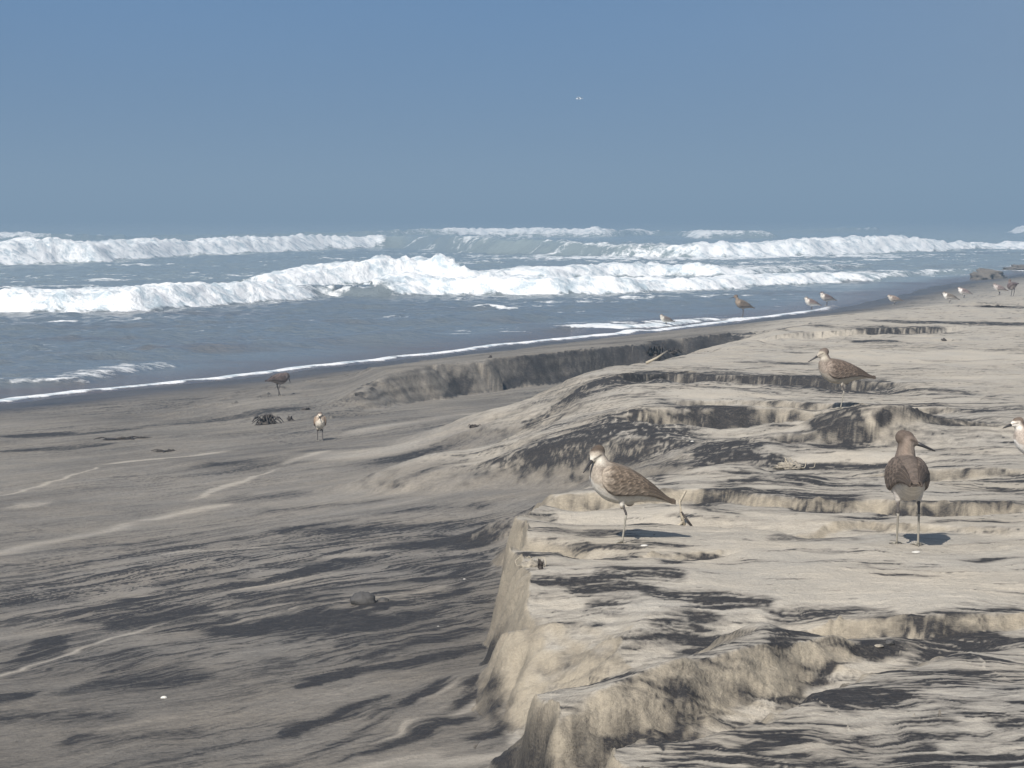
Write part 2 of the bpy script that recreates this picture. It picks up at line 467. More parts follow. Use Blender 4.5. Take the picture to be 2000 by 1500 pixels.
DK = [  # dark streaks on the lower beach; the first paints shade beside the block
 (740,1072,1000,1052,16,.55),(560,1118,965,1085,9,.4),(420,1152,660,1098,9,.45),(170,1228,440,1195,30,.55),(420,1200,700,1168,13,.55),
 (400,1248,740,1195,26,.6),(640,1240,870,1188,12,.4),(300,1142,500,1118,12,.3),(0,1278,130,1268,26,.4),(150,1335,420,1318,26,.3),
 (-40,1368,115,1362,14,.45),(540,1362,720,1292,12,.35),(540,1440,760,1352,12,.35),(600,1470,900,1330,12,.4),(680,1480,930,1390,10,.35),(760,1305,960,1248,12,.35),
 (830,1412,970,1335,14,.4),(400,970,620,955,9,.25),(380,908,620,898,9,.2),(500,1028,990,1022,10,.3),(860,1170,945,1140,10,.5),(430,1180,640,1150,8,.4),(700,1120,940,1110,8,.35),
 (700,1215,930,1170,7,.3),(680,1290,930,1225,9,.35),(0,855,160,845,5,.5),(0,885,230,868,4,.35),(130,852,320,828,4,.3),(300,832,620,805,5,.25),(480,985,760,975,7,.25),
 (-60,1420,300,1395,16,.22),(100,1450,420,1430,14,.2),(-50,1180,180,1170,14,.25),(-60,1110,250,1085,10,.2),(700,905,900,870,8,.3),(800,955,1000,915,9,.35),(850,935,1060,885,10,.35),(720,1000,990,985,8,.25),
 (640,845,900,812,5,.3),(560,885,760,872,5,.2),(860,1480,1040,1430,12,.35),(900,1440,1040,1400,10,.3),(600,1340,860,1270,8,.35),
 (520,1105,760,1088,7,.35),(760,1145,950,1120,8,.4),(560,1170,840,1132,7,.35),(650,1265,900,1205,9,.35)]
PL = [  # pale streaks of dry sand there
 (-60,985,215,912,9,-.45),(200,912,470,873,7,-.5),(355,972,545,905,11,-.45),(540,905,660,878,9,-.35),(-60,1092,300,1000,26,-.32),(280,1005,450,972,10,-.4),
 (-60,1340,200,1262,9,-.45),(180,1272,330,1215,12,-.5),(330,1215,600,1182,6,-.45),(280,1078,560,1062,6,-.3),(430,1158,620,1122,5,-.35),(620,900,1000,842,30,-.35),
 (640,850,1000,800,16,-.3),(850,850,1060,800,22,-.4),(700,1500,1040,1440,24,-.3),(860,1395,990,1350,9,-.35),(400,1230,620,1190,5,-.4),(560,1210,900,1140,5,-.3),
 (-60,1240,160,1225,22,-.2),(0,990,80,985,16,-.3),(820,1500,1000,1460,20,-.3),(540,1100,800,1075,4,-.3),(450,1205,760,1160,4,-.3),(680,1420,900,1350,7,-.25),
 (730,1440,960,1360,8,-.3)]
DT = [  # dark crusts and streaks on the terrace; painted shade at lobe foot and cavity
 (1120,1474,1300,1456,10,.8),(1340,905,1500,870,16,.5),(1350,885,1420,862,10,.6),(1570,835,1640,802,12,.5),  # first stroke: shade of the undercut, painted along the lobe foot
 (1050,1140,1180,1118,14,.5),(1150,1122,1330,1112,16,.55),(1100,1155,1300,1150,10,.4),(1230,1166,1500,1168,10,.75),(1340,1190,1500,1175,9,.6),(1130,1192,1260,1188,12,.4),
 (1270,1245,1400,1205,14,.5),(1350,1225,1500,1215,34,.6),(1480,1200,1760,1196,12,.8),(1560,1240,1800,1210,26,.55),(1760,1225,1950,1245,34,.6),(1660,1280,1900,1262,20,.45),
 (1520,1270,1700,1215,9,.5),(1560,1395,1760,1320,18,.5),(1760,1320,1980,1300,14,.35),(1500,1330,1690,1260,12,.4),(1440,1420,1640,1400,20,.6),(1560,1440,1780,1445,24,.7),(1450,1470,1620,1462,16,.5),
 (1660,1415,1820,1408,9,.5),(1780,1470,2000,1476,9,.5),(1860,1415,2040,1412,8,.6),(1400,1440,1500,1425,14,.5),(1600,1480,1700,1490,9,.4),(1740,1390,1960,1395,7,.3),
 (1040,962,1320,958,16,.55),(1330,962,1700,970,18,.75),(1700,985,2040,982,7,.4),(1010,985,1180,975,10,.45),(1060,1078,1250,1078,9,.4),(1280,1096,1460,1070,6,.6),(1230,1058,1400,1062,6,.3),
 (1060,925,1320,915,12,.5),(1340,890,1480,872,16,.55),(1480,908,1780,905,8,.6),(1330,905,1600,915,12,.45),(1600,920,1800,935,7,.4),(1440,940,1720,945,5,.4),
 (1560,845,1700,812,10,.45),(1590,808,1720,800,7,.75),(1640,802,1900,812,12,.65),(1740,835,1960,825,8,.3),(1880,800,2040,796,6,.6),(1500,850,1720,862,9,.35),
 (1060,800,1200,750,18,.4),(1160,770,1340,735,14,.45),(1270,728,1560,740,14,.6),(1500,745,1690,742,14,.7),(1560,760,1760,752,16,.55),(1700,765,1900,770,9,.4),(1230,700,1330,690,7,.5),
 (1200,745,1300,722,14,.5),(1330,690,1560,686,5,.35),(1440,706,1600,712,6,.35),(1540,690,1590,688,4,.4),(1660,668,1760,667,5,.75),(1660,650,1860,642,5,.45),(1780,632,1900,628,9,.8),(1430,652,1640,642,6,.6),
 (1600,612,1820,602,5,.6),(1720,590,1880,588,4,.4),(1920,632,2040,630,6,.8),(1920,600,2000,598,4,.7),(1620,605,1740,596,4,.4),(1300,668,1480,650,7,.5),(1420,662,1560,655,6,.4),
 (880,930,1120,880,20,.5),(1020,890,1200,840,22,.5),(1150,870,1380,840,34,.45),(1180,880,1360,870,14,.4),(1320,800,1480,805,14,.5),(1780,706,2000,700,4,.3),(1500,1050,1700,1048,6,.35),
 (1640,1010,1800,1005,8,.5),(1540,985,1700,1000,8,.4),(1780,1022,2040,1015,5,.4),(1840,1088,1990,1086,4,.4),(1700,1120,1860,1122,4,.35),(1900,1250,2040,1230,9,.4),(1900,1195,2040,1188,9,.6)]
PT = [  # pale strips of clean sand on the terrace
 (1560,1300,1790,1215,7,-.5),(1450,1350,1640,1262,9,-.6),(1500,1345,1690,1275,5,-.6),(1640,1330,1780,1265,9,-.6),(1400,1400,1520,1345,9,-.4),(1700,1260,1760,1255,8,-.5),
 (1040,1120,1180,1098,8,-.5),(1130,1060,1210,1058,7,-.5),(1250,1102,1450,1078,10,-.4),(1350,985,1600,1000,14,-.5),(1100,1010,1330,1020,22,-.35),(1460,1000,1620,1015,9,-.4),
 (1400,1080,1720,1060,22,-.3),(1500,1150,2000,1140,30,-.3),(1300,960,1600,948,4,-.4),(1320,780,1500,770,16,-.55),(1440,850,1560,835,14,-.5),(1180,880,1480,872,8,-.3),
 (1640,790,1900,776,9,-.4),(1900,1460,2020,1455,8,-.3),(1600,1452,1840,1462,4,-.5),(1480,1410,1620,1432,3,-.5),(1600,1210,1720,1203,4,-.5),(1350,1200,1560,1206,3,-.6),(1130,1200,1290,1190,5,-.4),
 (1500,890,1800,888,8,-.4),(1640,700,2040,690,18,-.3),(1860,740,2040,735,9,-.3),(1400,615,2040,612,6,-.2),(1740,1230,1990,1330,5,-.3)]
RIV = [  # pale trickles of dry sand that ran down the dark bank
 (1196,802,1222,872,3,-.8),(1218,795,1262,862,3,-.8),(1228,785,1300,872,4,-.9),(1262,792,1330,868,3,-.8),(1300,800,1352,872,3,-.7),(1180,812,1192,852,3,-.5),
 (1688,806,1712,842,3,-.8),(1322,962,1330,1022,5,-.7),(1258,985,1262,1028,4,-.5),(1160,845,1180,880,3,-.4)]
S_LOW = [stroke(*a[:4], a[4] * (1.7 if a[5] > 0 else 1.0), a[5], True) for a in DK + PL]
S_TOP = [stroke(*a[:4], a[4] * (1.25 if a[5] > 0 else 1.0), a[5]) for a in DT + PT]
S_RIV = [stroke(*a) for a in RIV]

# ------------------------------------------------------------------ the beach, one ground sheet, finer near the place where the photographer crouches
def col_angles(inner, n_in, n_out):
    a = np.linspace(-inner, inner, n_in)
    o = inner + (np.linspace(0, 1, n_out + 1)[1:] ** 2.2) * (180 - inner)
    return np.radians(np.concatenate([-o[::-1], a, o]))
TH = col_angles(12.6, 840, 36)
def geo(a, b, n): return np.exp(np.linspace(math.log(a), math.log(b), n, endpoint=False))
RR = np.concatenate([geo(.3, 3.7, 30), geo(3.7, 9.5, 580), geo(9.5, 14, 180), geo(14, 34, 400), geo(34, 90, 150), geo(90, 6000, 60), [6000.0]])
R, T = np.meshgrid(RR, TH, indexing='ij')
GX = R * np.sin(T); GY = R * np.cos(T)
Z, S, MT, SDT, WT, MB, SDB, ZC = terrain(GX, GY)
# fine relief: wind and water grain, lumps on the faces
nearf = np.clip(1.25 - R / 40, 0, 1)
dZr = np.gradient(Z, axis=0) / np.gradient(R, axis=0)
dZt = np.gradient(Z, axis=1) / (np.gradient(T, axis=1) * R + 1e-9)
SL = np.hypot(dZr, dZt)
FACE = ss(SL, .22, .75) * (S > 1.5)
wx = GX + .10 * fbm(GX * 1.6, GY * 1.0, 3, 71) + .02 * fbm(GX * 9, GY * 6, 2, 72)
wy = GY + .16 * fbm(GX * 1.3 + 9, GY * .9, 3, 73) + .035 * fbm(GX * 8, GY * 5, 3, 74)
# streak grain on the terrace follows the level lines; on the lower beach it runs with the backwash
vT = wy + 2.2 * Z
sT = fbm(wx * 2.4, vT * 8.5, 5, 81, .6); sT2 = fbm(wx * 8, vT * 32, 4, 82, .65)
ca, sa = math.cos(math.radians(47)), math.sin(math.radians(47))
uL = wx * ca + wy * sa; vL = -wx * sa + wy * ca
sL = fbm(uL * .8, vL * 5.0, 5, 83, .6); sL2 = fbm(uL * 3.2, vL * 21, 4, 84, .65)
big = fbm(GX * .7, GY * .45, 3, 85)
stT = strokes_at(wx - .0, wy, S_TOP); stL = strokes_at(wx, wy, S_LOW)
onT = ss(MT, .35, .75)
far = ss(R, 9, 26)
dT = .10 + .10 * sT2 + .12 * ss(sT, -.3, .4) + .55 * ss(sT + .45 * big + .2 * sT2, .22, .55) * (1 - .4 * far) + .6 * ss(sT2 + .6 * sT + .3 * big, .42, .70) * (1 - .5 * far)
dens = ss(GY, 6.6, 5.2) * ss(GX, .0, .35) + .45 * np.exp(-((GX - .55) / .8) ** 2 - ((GY - 9.9) / 1.1) ** 2) + .8 * np.exp(-((GX - .8) / 1.0) ** 2 - ((GY - 16.5) / 2.5) ** 2) + .5 * np.exp(-((GX - 2.2) / 1.2) ** 2 - ((GY - 13) / 3) ** 2)
clear = np.exp(-((GX - .9) / .5) ** 2 - ((GY - 6.6) / .55) ** 2)
sm = sT * .75 + .7 * sT2
dT = dT + dens * (.62 * ss(sm, .0, .30) + .20 * ss(sm, -.35, .0)) - .25 * clear
dT = dT + 2.0 * stT * (.25 + .95 * ss(sT * .7 + .8 * sT2, -.40, .25)) + .10 * ss(R, 30, 60)
sL3 = fbm(uL * 9, vL * 60, 3, 87, .6)
clus = ss(fbm(GX * .45 + 3, GY * .35, 3, 86), -.15, .45)
dL = .545 + .07 * ss(R, 9.5, 7) - .13 * np.exp(-((GX + .6) / 1.6) ** 2 - ((GY - 14.5) / 3.0) ** 2) + .12 * sL + .14 * big + (.05 + .22 * clus) * ss(sL2 + .4 * sL + .35 * sL3, .10, .35) + .10 * sL3 * nearf - .10 * ss(sL2 - .5 * sL, .20, .6)
swath = np.exp(-(((GX + .95) / 1.35) ** 2 + ((GY - 9.9) / 2.0) ** 2) ** 1.5)
dL = dL + swath * (.46 * ss(sL * .7 + .8 * sL2 + .3 * sL3, -.05, .15) - .04)
dL = dL + 1.5 * stL * (.45 + .7 * ss(sL * .6 + .9 * sL2 + .5 * sL3, -.55, .45)) + .06 * ss(R, 14, 24)
near_left = ss(GY, 7.2, 8.8) * ss(GX, .3, -.2)
DARK = dL * (1 - onT) + dT * onT
# brim crust: heavy grains pile up where the water spilled over the brim
crust = np.exp(-((SDT - .10) / .10) ** 2) * (R < 25) * ss(sT + .6 * sT2, -.25, .45)
DARK += .30 * crust * onT
# faces are cut through clean sand: little streaking, damp lower down
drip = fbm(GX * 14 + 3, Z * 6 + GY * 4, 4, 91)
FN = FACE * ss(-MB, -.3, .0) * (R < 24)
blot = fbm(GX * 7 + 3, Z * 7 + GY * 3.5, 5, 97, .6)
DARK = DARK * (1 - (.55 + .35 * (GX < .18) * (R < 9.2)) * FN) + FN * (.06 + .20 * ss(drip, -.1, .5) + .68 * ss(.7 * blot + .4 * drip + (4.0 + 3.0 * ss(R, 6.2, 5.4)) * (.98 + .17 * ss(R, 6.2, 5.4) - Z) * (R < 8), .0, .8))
# the far remnant bank and the bank by the channel are dark laminated sand
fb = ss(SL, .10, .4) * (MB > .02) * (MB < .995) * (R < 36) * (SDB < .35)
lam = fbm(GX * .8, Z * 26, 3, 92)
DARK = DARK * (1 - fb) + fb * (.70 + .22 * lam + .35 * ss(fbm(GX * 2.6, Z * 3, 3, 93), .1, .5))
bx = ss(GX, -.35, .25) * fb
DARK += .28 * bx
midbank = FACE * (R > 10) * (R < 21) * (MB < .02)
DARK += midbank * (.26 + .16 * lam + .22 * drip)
DARK += strokes_at(GX, GY, [stroke(1345, 812, 1490, 802, 26, .6), stroke(1560, 838, 1760, 830, 18, .2)]) * (.75 + .9 * drip)  # first stroke paints the cavity's shade into the sand colour
DARK += strokes_at(wx, wy, S_RIV)
# hollow under the brim of the small cavity
TAN = np.clip(FN * (1 - .4 * (R > 10)), 0, 1) + .25 * onT * ss(big, .1, .6)
WET = (1 - ss(S, .35, 2.1)) * 1.0 + .25 * (1 - ss(S, 1.2, 5.5)) + .26 * (1 - onT) * ss(S, 5, 9) + .1 * fb
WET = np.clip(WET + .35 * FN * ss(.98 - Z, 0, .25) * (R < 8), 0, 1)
DARK = np.clip(DARK, 0, 1)
# relief that goes with the grain
Zf = Z + nearf * (.0040 * sT2 * onT + .0055 * sT * onT + .0015 * sL * (1 - onT) + .0025 * sL2 * (1 - onT) - .004 * DARK * onT)
Zf += FN * nearf * .030 * (np.abs(fbm(GX * 6, GY * 5 + Z * 6, 4, 98, .5)) - .2)
Zf += FN * nearf * (.006 * fbm(GX * 18, GY * 18 + Z * 25, 4, 95, .65)) + fb * .03 * fbm(GX * 4, GY * 4, 3, 96)
kq = (S[:-1, :-1] > -45) | (S[1:, 1:] > -45)
# below the opaque sea nothing of the seabed shows: stop the fine sheet a little past the waterline
kq &= ~((S[:-1, :-1] < -6) & (R[:-1, :-1] < 400))
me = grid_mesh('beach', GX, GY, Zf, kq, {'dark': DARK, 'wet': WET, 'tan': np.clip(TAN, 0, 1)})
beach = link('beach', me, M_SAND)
tag(beach, 'pale sand beach with black mineral streaks, gullies and a cut terrace', kind='structure')
del sT, sT2, sL, sL2, wx, wy, vT, uL, vL

# ------------------------------------------------------------------ the sea with its breakers
# base line of each breaker: photo column, row of the foot, crest height m, foam 0..1, green 0..1, trail of foam behind m
def crest(rows):
    P, V = [], []
    for px, py, h, f, g, tr in rows:
        P.append(at_z(px, py, 0.0)); V.append((h, f, g, tr))
    return np.array(P), np.array(V)
WAVES = [
 crest([(-900,618,.55,1,0,5),(0,611,.58,1,0,5),(250,609,.66,1,0,6),(500,592,.62,1,0,6),(590,584,.5,1,0,4),(625,580,.36,.0,.1,3),(720,582,.34,0,.1,3),(790,580,.62,1,0,8),
        (1000,576,.62,1,0,10),(1200,573,.5,1,0,12),(1450,562,.38,.95,0,14),(1600,554,.38,.8,0,10),(1750,543,.25,.55,0,8),(1900,530,.15,.2,0,5)]),
 crest([(505,562,.0,.3,0,1),(560,562,.42,1,0,3),(700,556,.8,1,.2,4),(850,552,.98,1,.2,7),(940,552,.82,1,.1,7),(1000,550,.4,.7,0,6),(1100,548,.5,.8,0,9),(1300,540,.62,.95,.2,10),(1430,540,.5,.9,0,10),(1500,536,.25,.6,0,8),(1700,524,.2,.4,0,8)]),
 crest([(-900,532,1.2,1,.3,7),(0,516,1.22,1,.3,7),(200,512,1.25,1,.3,6),(350,500,1.05,1,.3,6),(600,490,1.15,1,.3,5),(735,484,1.0,1,.5,5),(765,484,1.1,0,1,3),(900,494,1.25,.0,1,3),(1050,498,1.0,.2,1,8),
        (1250,502,.85,.35,.7,10),(1380,503,.9,.8,.4,14),(1600,499,1.05,1,.2,12),(1800,492,1.2,1,.2,10),(1900,488,.6,1,.2,10),(2100,484,.45,1,.1,8),(2500,476,.4,1,0,8)]),
 crest([(-900,470,.9,.8,.6,6),(0,470,1.0,.9,.6,6),(110,470,.8,.4,.8,4),(260,468,.5,0,.7,3),(700,466,.8,.1,.8,3),(860,464,1.15,.45,.9,4),(960,463,1.2,1,.7,5),(1190,463,1.25,1,.5,6),(1240,462,.9,.2,.8,5),(1275,460,.9,.7,.7,3),(1300,460,.6,.0,.6,4),(1360,466,1.1,.9,.3,8),(1500,466,1.0,.5,.3,8)]),
 crest([(1560,456,.6,.1,.6,5),(1790,452,1.0,.35,.6,5),(1850,451,1.15,1,.3,6),(1960,449,1.1,1,.3,8),(2000,462,1.3,1,.2,10),(2300,455,1.2,1,.3,10)]),
 crest([(1900,438,.8,.2,.6,6),(1980,438,1.5,1,.3,8),(2300,436,1.3,1,.3,8)]),
 crest([(-200,752,.05,.36,0,.3),(0,754,.06,.46,0,.4),(60,752,.05,.44,0,.3),(110,752,.05,.22,0,.2),(180,750,.06,.36,0,.5),(240,736,.07,.48,0,.7),(355,714,.06,.42,0,.3),(375,710,.0,.0,0,.3)]),
 crest([(1140,650,.05,.8,0,.3),(1200,646,.05,.9,0,.4),(1300,640,.04,.8,0,.4),(1420,628,.04,.6,0,.3)]),
]
FST = [(1180,505,1640,500,9,.75),(1250,512,1560,512,6,.6),(1050,535,1500,522,10,.5),(1500,545,1800,530,9,.5),(1380,520,1700,516,8,.45),(760,478,980,480,5,.35),(780,495,1100,503,5,.4),
 (1000,492,1300,492,6,.45),(940,603,1000,604,4,.6),(1140,595,1200,594,4,.5),(-60,668,250,662,3,.32),(330,640,620,632,3,.3),(1030,617,1080,616,3,.5),(1320,600,1380,598,3,.35),(0,545,600,536,6,.4),(100,640,420,632,4,.3),(300,672,700,650,3,.25)]
STR = [ # weak swells on the inner water (photo columns/rows of start and end, height)
 (560,636,1000,628,.07),(300,690,760,668,.06),(760,668,1180,650,.05),(0,705,150,700,.05),(0,642,300,640,.05),(900,606,1000,604,.05),(1150,600,1420,588,.06),(980,628,1150,620,.06),(250,655,600,640,.05),(1000,650,1300,630,.05),(600,600,900,596,.05)]
RS = np.concatenate([geo(24, 150, 520), geo(150, 600, 150), geo(600, 9000, 30), [9000.0]])
TS = col_angles(12.6, 560, 26)
R2, T2 = np.meshgrid(RS, TS, indexing='ij')
X2 = R2 * np.sin(T2); Y2 = R2 * np.cos(T2)
s2 = shore_s(X2, Y2)
sw = 1 - ss(R2, 400, 1500)
jx = X2 + .9 * fbm(X2 * .12, Y2 * .12, 2, 101); jy = Y2 + 1.5 * fbm(X2 * .16 + 4, Y2 * .16, 3, 102) + .35 * fbm(X2 * .9, Y2 * .9, 3, 103)
ZS = np.zeros_like(X2); FO = np.zeros_like(X2); GR = .12 + .55 * ss(R2, 56, 90) + .33 * ss(R2, 150, 260)  # milky water; the farthest term is haze put into its colour
lump = fbm(X2 * 1.5, Y2 * .9, 5, 104, .6); lump2 = fbm(X2 * .30, Y2 * .2, 4, 105)
for wi, (P, V) in enumerate(WAVES):
    little = V[:, 0].max() < .2
    sel = (X2 > P[:, 0].min() - 40) & (X2 < P[:, 0].max() + 40) & (Y2 > P[:, 1].min() - 30) & (Y2 < P[:, 1].max() + 60)
    jxs = (X2 if little else jx)[sel]; jys = (Y2 + .25 * lump if little else jy)[sel]
    d, sg, v = poly_dist(jxs, jys, P, V)
    n = -d * sg                                      # + beyond the foot, out to sea
    h, f, g, tr = v[:, 0], v[:, 1], v[:, 2], v[:, 3]
    # taper beyond the ends
    e0 = ((jxs - P[0, 0]) * (P[1, 0] - P[0, 0]) + (jys - P[0, 1]) * (P[1, 1] - P[0, 1])) / np.hypot(*(P[1] - P[0]))
    e1 = ((jxs - P[-1, 0]) * (P[-2, 0] - P[-1, 0]) + (jys - P[-1, 1]) * (P[-2, 1] - P[-1, 1])) / np.hypot(*(P[-2] - P[-1]))
    endf = ss(e0, -2.5, .5) * ss(e1, -2.5, .5)
    h = h * (.73 if not little else 1.0) * endf * (1 + .24 * fbm(jxs * .25, jys * .12, 4, 110 + wi, .6)); f = f * endf
    wf = np.maximum(h * (1.5 if not little else 2.5) + .15, .2)
    front = np.where(n < wf, ss(n, -.05 * wf, wf) ** .8, np.exp(-((n - wf) / (3.2 * wf + 1.0)) ** 2 * .6))
    zz = h * front
    lm = lump[sel]; lm2 = lump2[sel]
    fm = f * ss(n, -.12, .12 + .1 * wf) * (1 - ss(n, wf + tr * .35 + lm2 * tr * .6, wf + tr + lm2 * tr))
    ahead = f * .55 * ss(n, -2.4 - lm2 * 2.0, -.1) * (n < .1) * (not little) * (.7 + .8 * lm)
    fm = np.maximum(fm, ahead)
    holes = ss(lm * .8 + lm2 * .6, .05, .6) * ss(n, wf * 1.1, wf + tr * .6)
    fm = fm * (1 - .85 * holes) * (1 - .35 * ss(lm, .1, .7) * ss(-lm2, -.3, .3))
    top_edge = (1 - f) * np.exp(-((n - wf) / (.35 * wf + .05)) ** 2) * ss(f, .08, .3) * .8
    fm = np.maximum(fm, top_edge)
    rough = (.30 if not little else .03) * np.minimum(h * 1.3, 1.0) * lm * ss(n, 0, wf) * np.clip(fm, 0, 1) * np.exp(-np.maximum(n - wf, 0) / 6)
    ZS[sel] = np.maximum(ZS[sel], zz + rough)
    FO[sel] = np.maximum(FO[sel], fm)
    gg = g * front * ss(n, -.1, wf * .5)
    GR[sel] = np.maximum(GR[sel], gg)
# thin trails and ripples between the breakers
run = fbm(X2 * .10 + Y2 * .05, Y2 * .32 - X2 * .2, 4, 120)
FO = np.maximum(FO, .56 * ss(run + .6 * lump, .10, .7) * ss(R2, 34, 48) * (1 - ss(R2, 180, 320)))
FO = np.maximum(FO, .40 * ss(run + .6 * lump2, .0, .7) * ss(R2, 90, 105) * (1 - ss(R2, 160, 220)))
rip = .075 * fbm(X2 * .55 + Y2 * .2, Y2 * .9 - X2 * .45, 4, 121) * ss(-s2, .4, 4) + .03 * fbm(X2 * 2.2, Y2 * 2.2, 2, 122) * ss(-s2, .6, 5)
rip += .10 * fbm(X2 * .16, Y2 * .28, 3, 123) * ss(R2, 60, 110)
ZS += rip * sw
for a in STR:
    a = a[:4] + (a[4] * 1.6,)
    p0 = at_z(a[0], a[1], 0); p1 = at_z(a[2], a[3], 0)
    d, sg, _ = poly_dist(X2 + .5 * lump2, Y2 + 1.2 * lump2, [p0, p1])
    ZS += a[4] * np.exp(-(d / .8) ** 2)
jp = X2 + .8 * lump; jq = Y2 + 1.6 * lump + 2.0 * lump2
for x0_, y0_, x1_, y1_, t_, v_ in FST:
    p0 = at_z(x0_, y0_, 0); p1 = at_z(x1_, y1_, 0)
    dpt = .5 * (p0[1] + p1[1]); wdt = dpt * dpt * t_ / (CAM_Z * F_PX) * .5
    d, sg, _ = poly_dist(jp, jq, [p0, p1])
    FO = np.maximum(FO, 1.25 * v_ * np.exp(-(d / wdt) ** 2) * (.70 + .7 * lump + .3 * lump2))
# edge of the swash: a thin lip of foam that thins onto the sand
lipn = .5 + .5 * fbm(X2 * 1.4, Y2 * 1.0, 3, 130)
lip_w = .15 * (.65 + .6 * lipn) + .10 * ss(R2, 45, 70)
lip = np.exp(-((s2 + .02) / lip_w) ** 2)
FO = np.maximum(FO, lip * (1.05 - .45 * ss(lipn, .6, .95)) * (1 - .75 * ss(X2, 6.0, 8.0)))
ZS += .028 * lip * (.7 + .5 * lipn)
ZS = ZS - 1.2 * ss(s2, .22, 1.2)
kq = (s2[:-1, :-1] < 1.0)
dd = np.arange(X2.shape[0])
me = grid_mesh('sea', X2, Y2, ZS, kq, {'foam': np.clip(FO, 0, 1), 'green': np.clip(GR, 0, 1), 'silt': np.clip(.9 * ss(s2, -2.2, -.2) + .45 * ss(fbm(X2 * .12 + Y2 * .05, Y2 * .35, 3, 140), .0, .6) * ss(s2, -26, -6), 0, 1)})
sea = link('sea', me, M_WATER)
tag(sea, 'grey blue sea with rows of white breakers rolling to the shore', kind='structure')

# ------------------------------------------------------------------ haze
def haze():
    b = 7000.0
    lo, hi = -3.7, 16.0
    v = [(x, y, z) for z in (lo, hi) for y in (-b, b) for x in (-b, b)]
    f = [(0, 2, 3, 1), (4, 5, 7, 6), (0, 1, 5, 4), (2, 6, 7, 3), (0, 4, 6, 2), (1, 3, 7, 5)]
    me = mesh_py('haze', v, f, False)
    m = bpy.data.materials.new('haze_air'); m.use_nodes = True
    t = m.node_tree; t.nodes.clear()
    pv = t.nodes.new('ShaderNodeVolumePrincipled')
    pv.inputs['Color'].default_value = (.37, .54, .715, 1)
    pv.inputs['Density'].default_value = .0036
    pv.inputs['Anisotropy'].default_value = 0.0
    o = t.nodes.new('ShaderNodeOutputMaterial')
    t.links.new(pv.outputs[0], o.inputs['Volume'])
    tag(link('haze', me, m), 'thin blue sea haze lying over the water and beach', kind='stuff')
haze()

# ------------------------------------------------------------------ birds
def feather_mat():
    k = NT('feathers')
    c = k.n('ShaderNodeAttribute', attribute_name='Col').outputs['Color']
    n = k.noise(220, 4, rough=.7)
    sh = k.rng(n, .25, .75, .80, 1.15)
    k.set('Base Color', k.mix(1.0, c, k.n('ShaderNodeCombineColor', {0: sh, 1: sh, 2: sh}).outputs[0], 'MULTIPLY'))
    k.set('Roughness', .82)
    k.set('Specular IOR Level', .2)
    k.bump(n, .35, .002)
    return k.m
M_FEA = feather_mat()
M_BILL = flat_mat('bill_horn', (.035, .032, .032), .45, .3, 300)
M_LEG = flat_mat('leg_skin', (.30, .28, .235), .6, .3, 300)  # paler than the upper leg, with sunlight put into the colour
M_TIB = flat_mat('leg_skin_dark', (.085, .075, .07), .6, .3, 300)
M_EYE = flat_mat('eye', (.012, .010, .010), .12, .1, 100)

def tube(pts, radii, n=8, cap=True):
    V, F = [], []
    pts = [Vector(p) for p in pts]
    for i, p in enumerate(pts):
        a = pts[max(i - 1, 0)]; b = pts[min(i + 1, len(pts) - 1)]
        t = (b - a).normalized()
        u = t.cross(Vector((0, 0, 1)))
        if u.length < .1: u = t.cross(Vector((0, 1, 0)))
        u.normalize(); w = t.cross(u)
        for k in range(n):
            an = 2 * math.pi * k / n
            V.append(p + (u * math.cos(an) + w * math.sin(an)) * radii[i])
    for i in range(len(pts) - 1):
        for k in range(n):
            k2 = (k + 1) % n
            F.append((i * n + k, i * n + k2, (i + 1) * n + k2, (i + 1) * n + k))
    if cap:
        F.append(tuple(range(n - 1, -1, -1))); F.append(tuple((len(pts) - 1) * n + k for k in range(n)))
    return V, F
def join(parts):
    V, F = [], []
    for v, f in parts:
        o = len(V); V += list(v); F += [tuple(i + o for i in q) for q in f]
    return V, F
def ball(c, r, sx=1, sy=1, sz=1, nu=14, nv=9):
    V, F = [], []
    c = Vector(c)
    for i in range(nv + 1):
        th = math.pi * i / nv
        for k in range(nu):
            ph = 2 * math.pi * k / nu
            V.append(c + Vector((math.sin(th) * math.cos(ph) * sx, math.sin(th) * math.sin(ph) * sy, math.cos(th) * sz)) * r)
    for i in range(nv):
        for k in range(nu):
            F.append((i * nu + k, (i + 1) * nu + k, (i + 1) * nu + (k + 1) % nu, i * nu + (k + 1) % nu))
    return V, F

TORSO = np.array([  # x, centre z, half height, half width (bird faces -x, feet at 0)
 (.158, .134, .006, .014), (.130, .147, .015, .022), (.098, .160, .028, .034), (.060, .171, .043, .046), (.020, .178, .057, .055),
 (-.015, .183, .063, .058), (-.045, .190, .062, .056), (-.070, .199, .054, .050), (-.088, .206, .040, .038), (-.100, .210, .018, .018)])
def torso_at(x):
    o = TORSO[::-1]
    return [np.interp(x, o[:, 0], o[:, k]) for k in (1, 2, 3)]
def rings(n=22, m=20):
    xs = np.linspace(.158, -.100, n)
    V, F = [], []
    for x in xs:
        zc, hh, w = torso_at(x)
        for k in range(m):
            a = 2 * math.pi * k / m
            V.append(Vector((x, w * math.cos(a), zc + hh * math.sin(a))))
    for i in range(n - 1):
        for k in range(m):
            F.append((i * m + k, i * m + (k + 1) % m, (i + 1) * m + (k + 1) % m, (i + 1) * m + k))
    F.append(tuple(range(m - 1, -1, -1))); F.append(tuple((n - 1) * m + k for k in range(m)))
    return V, F

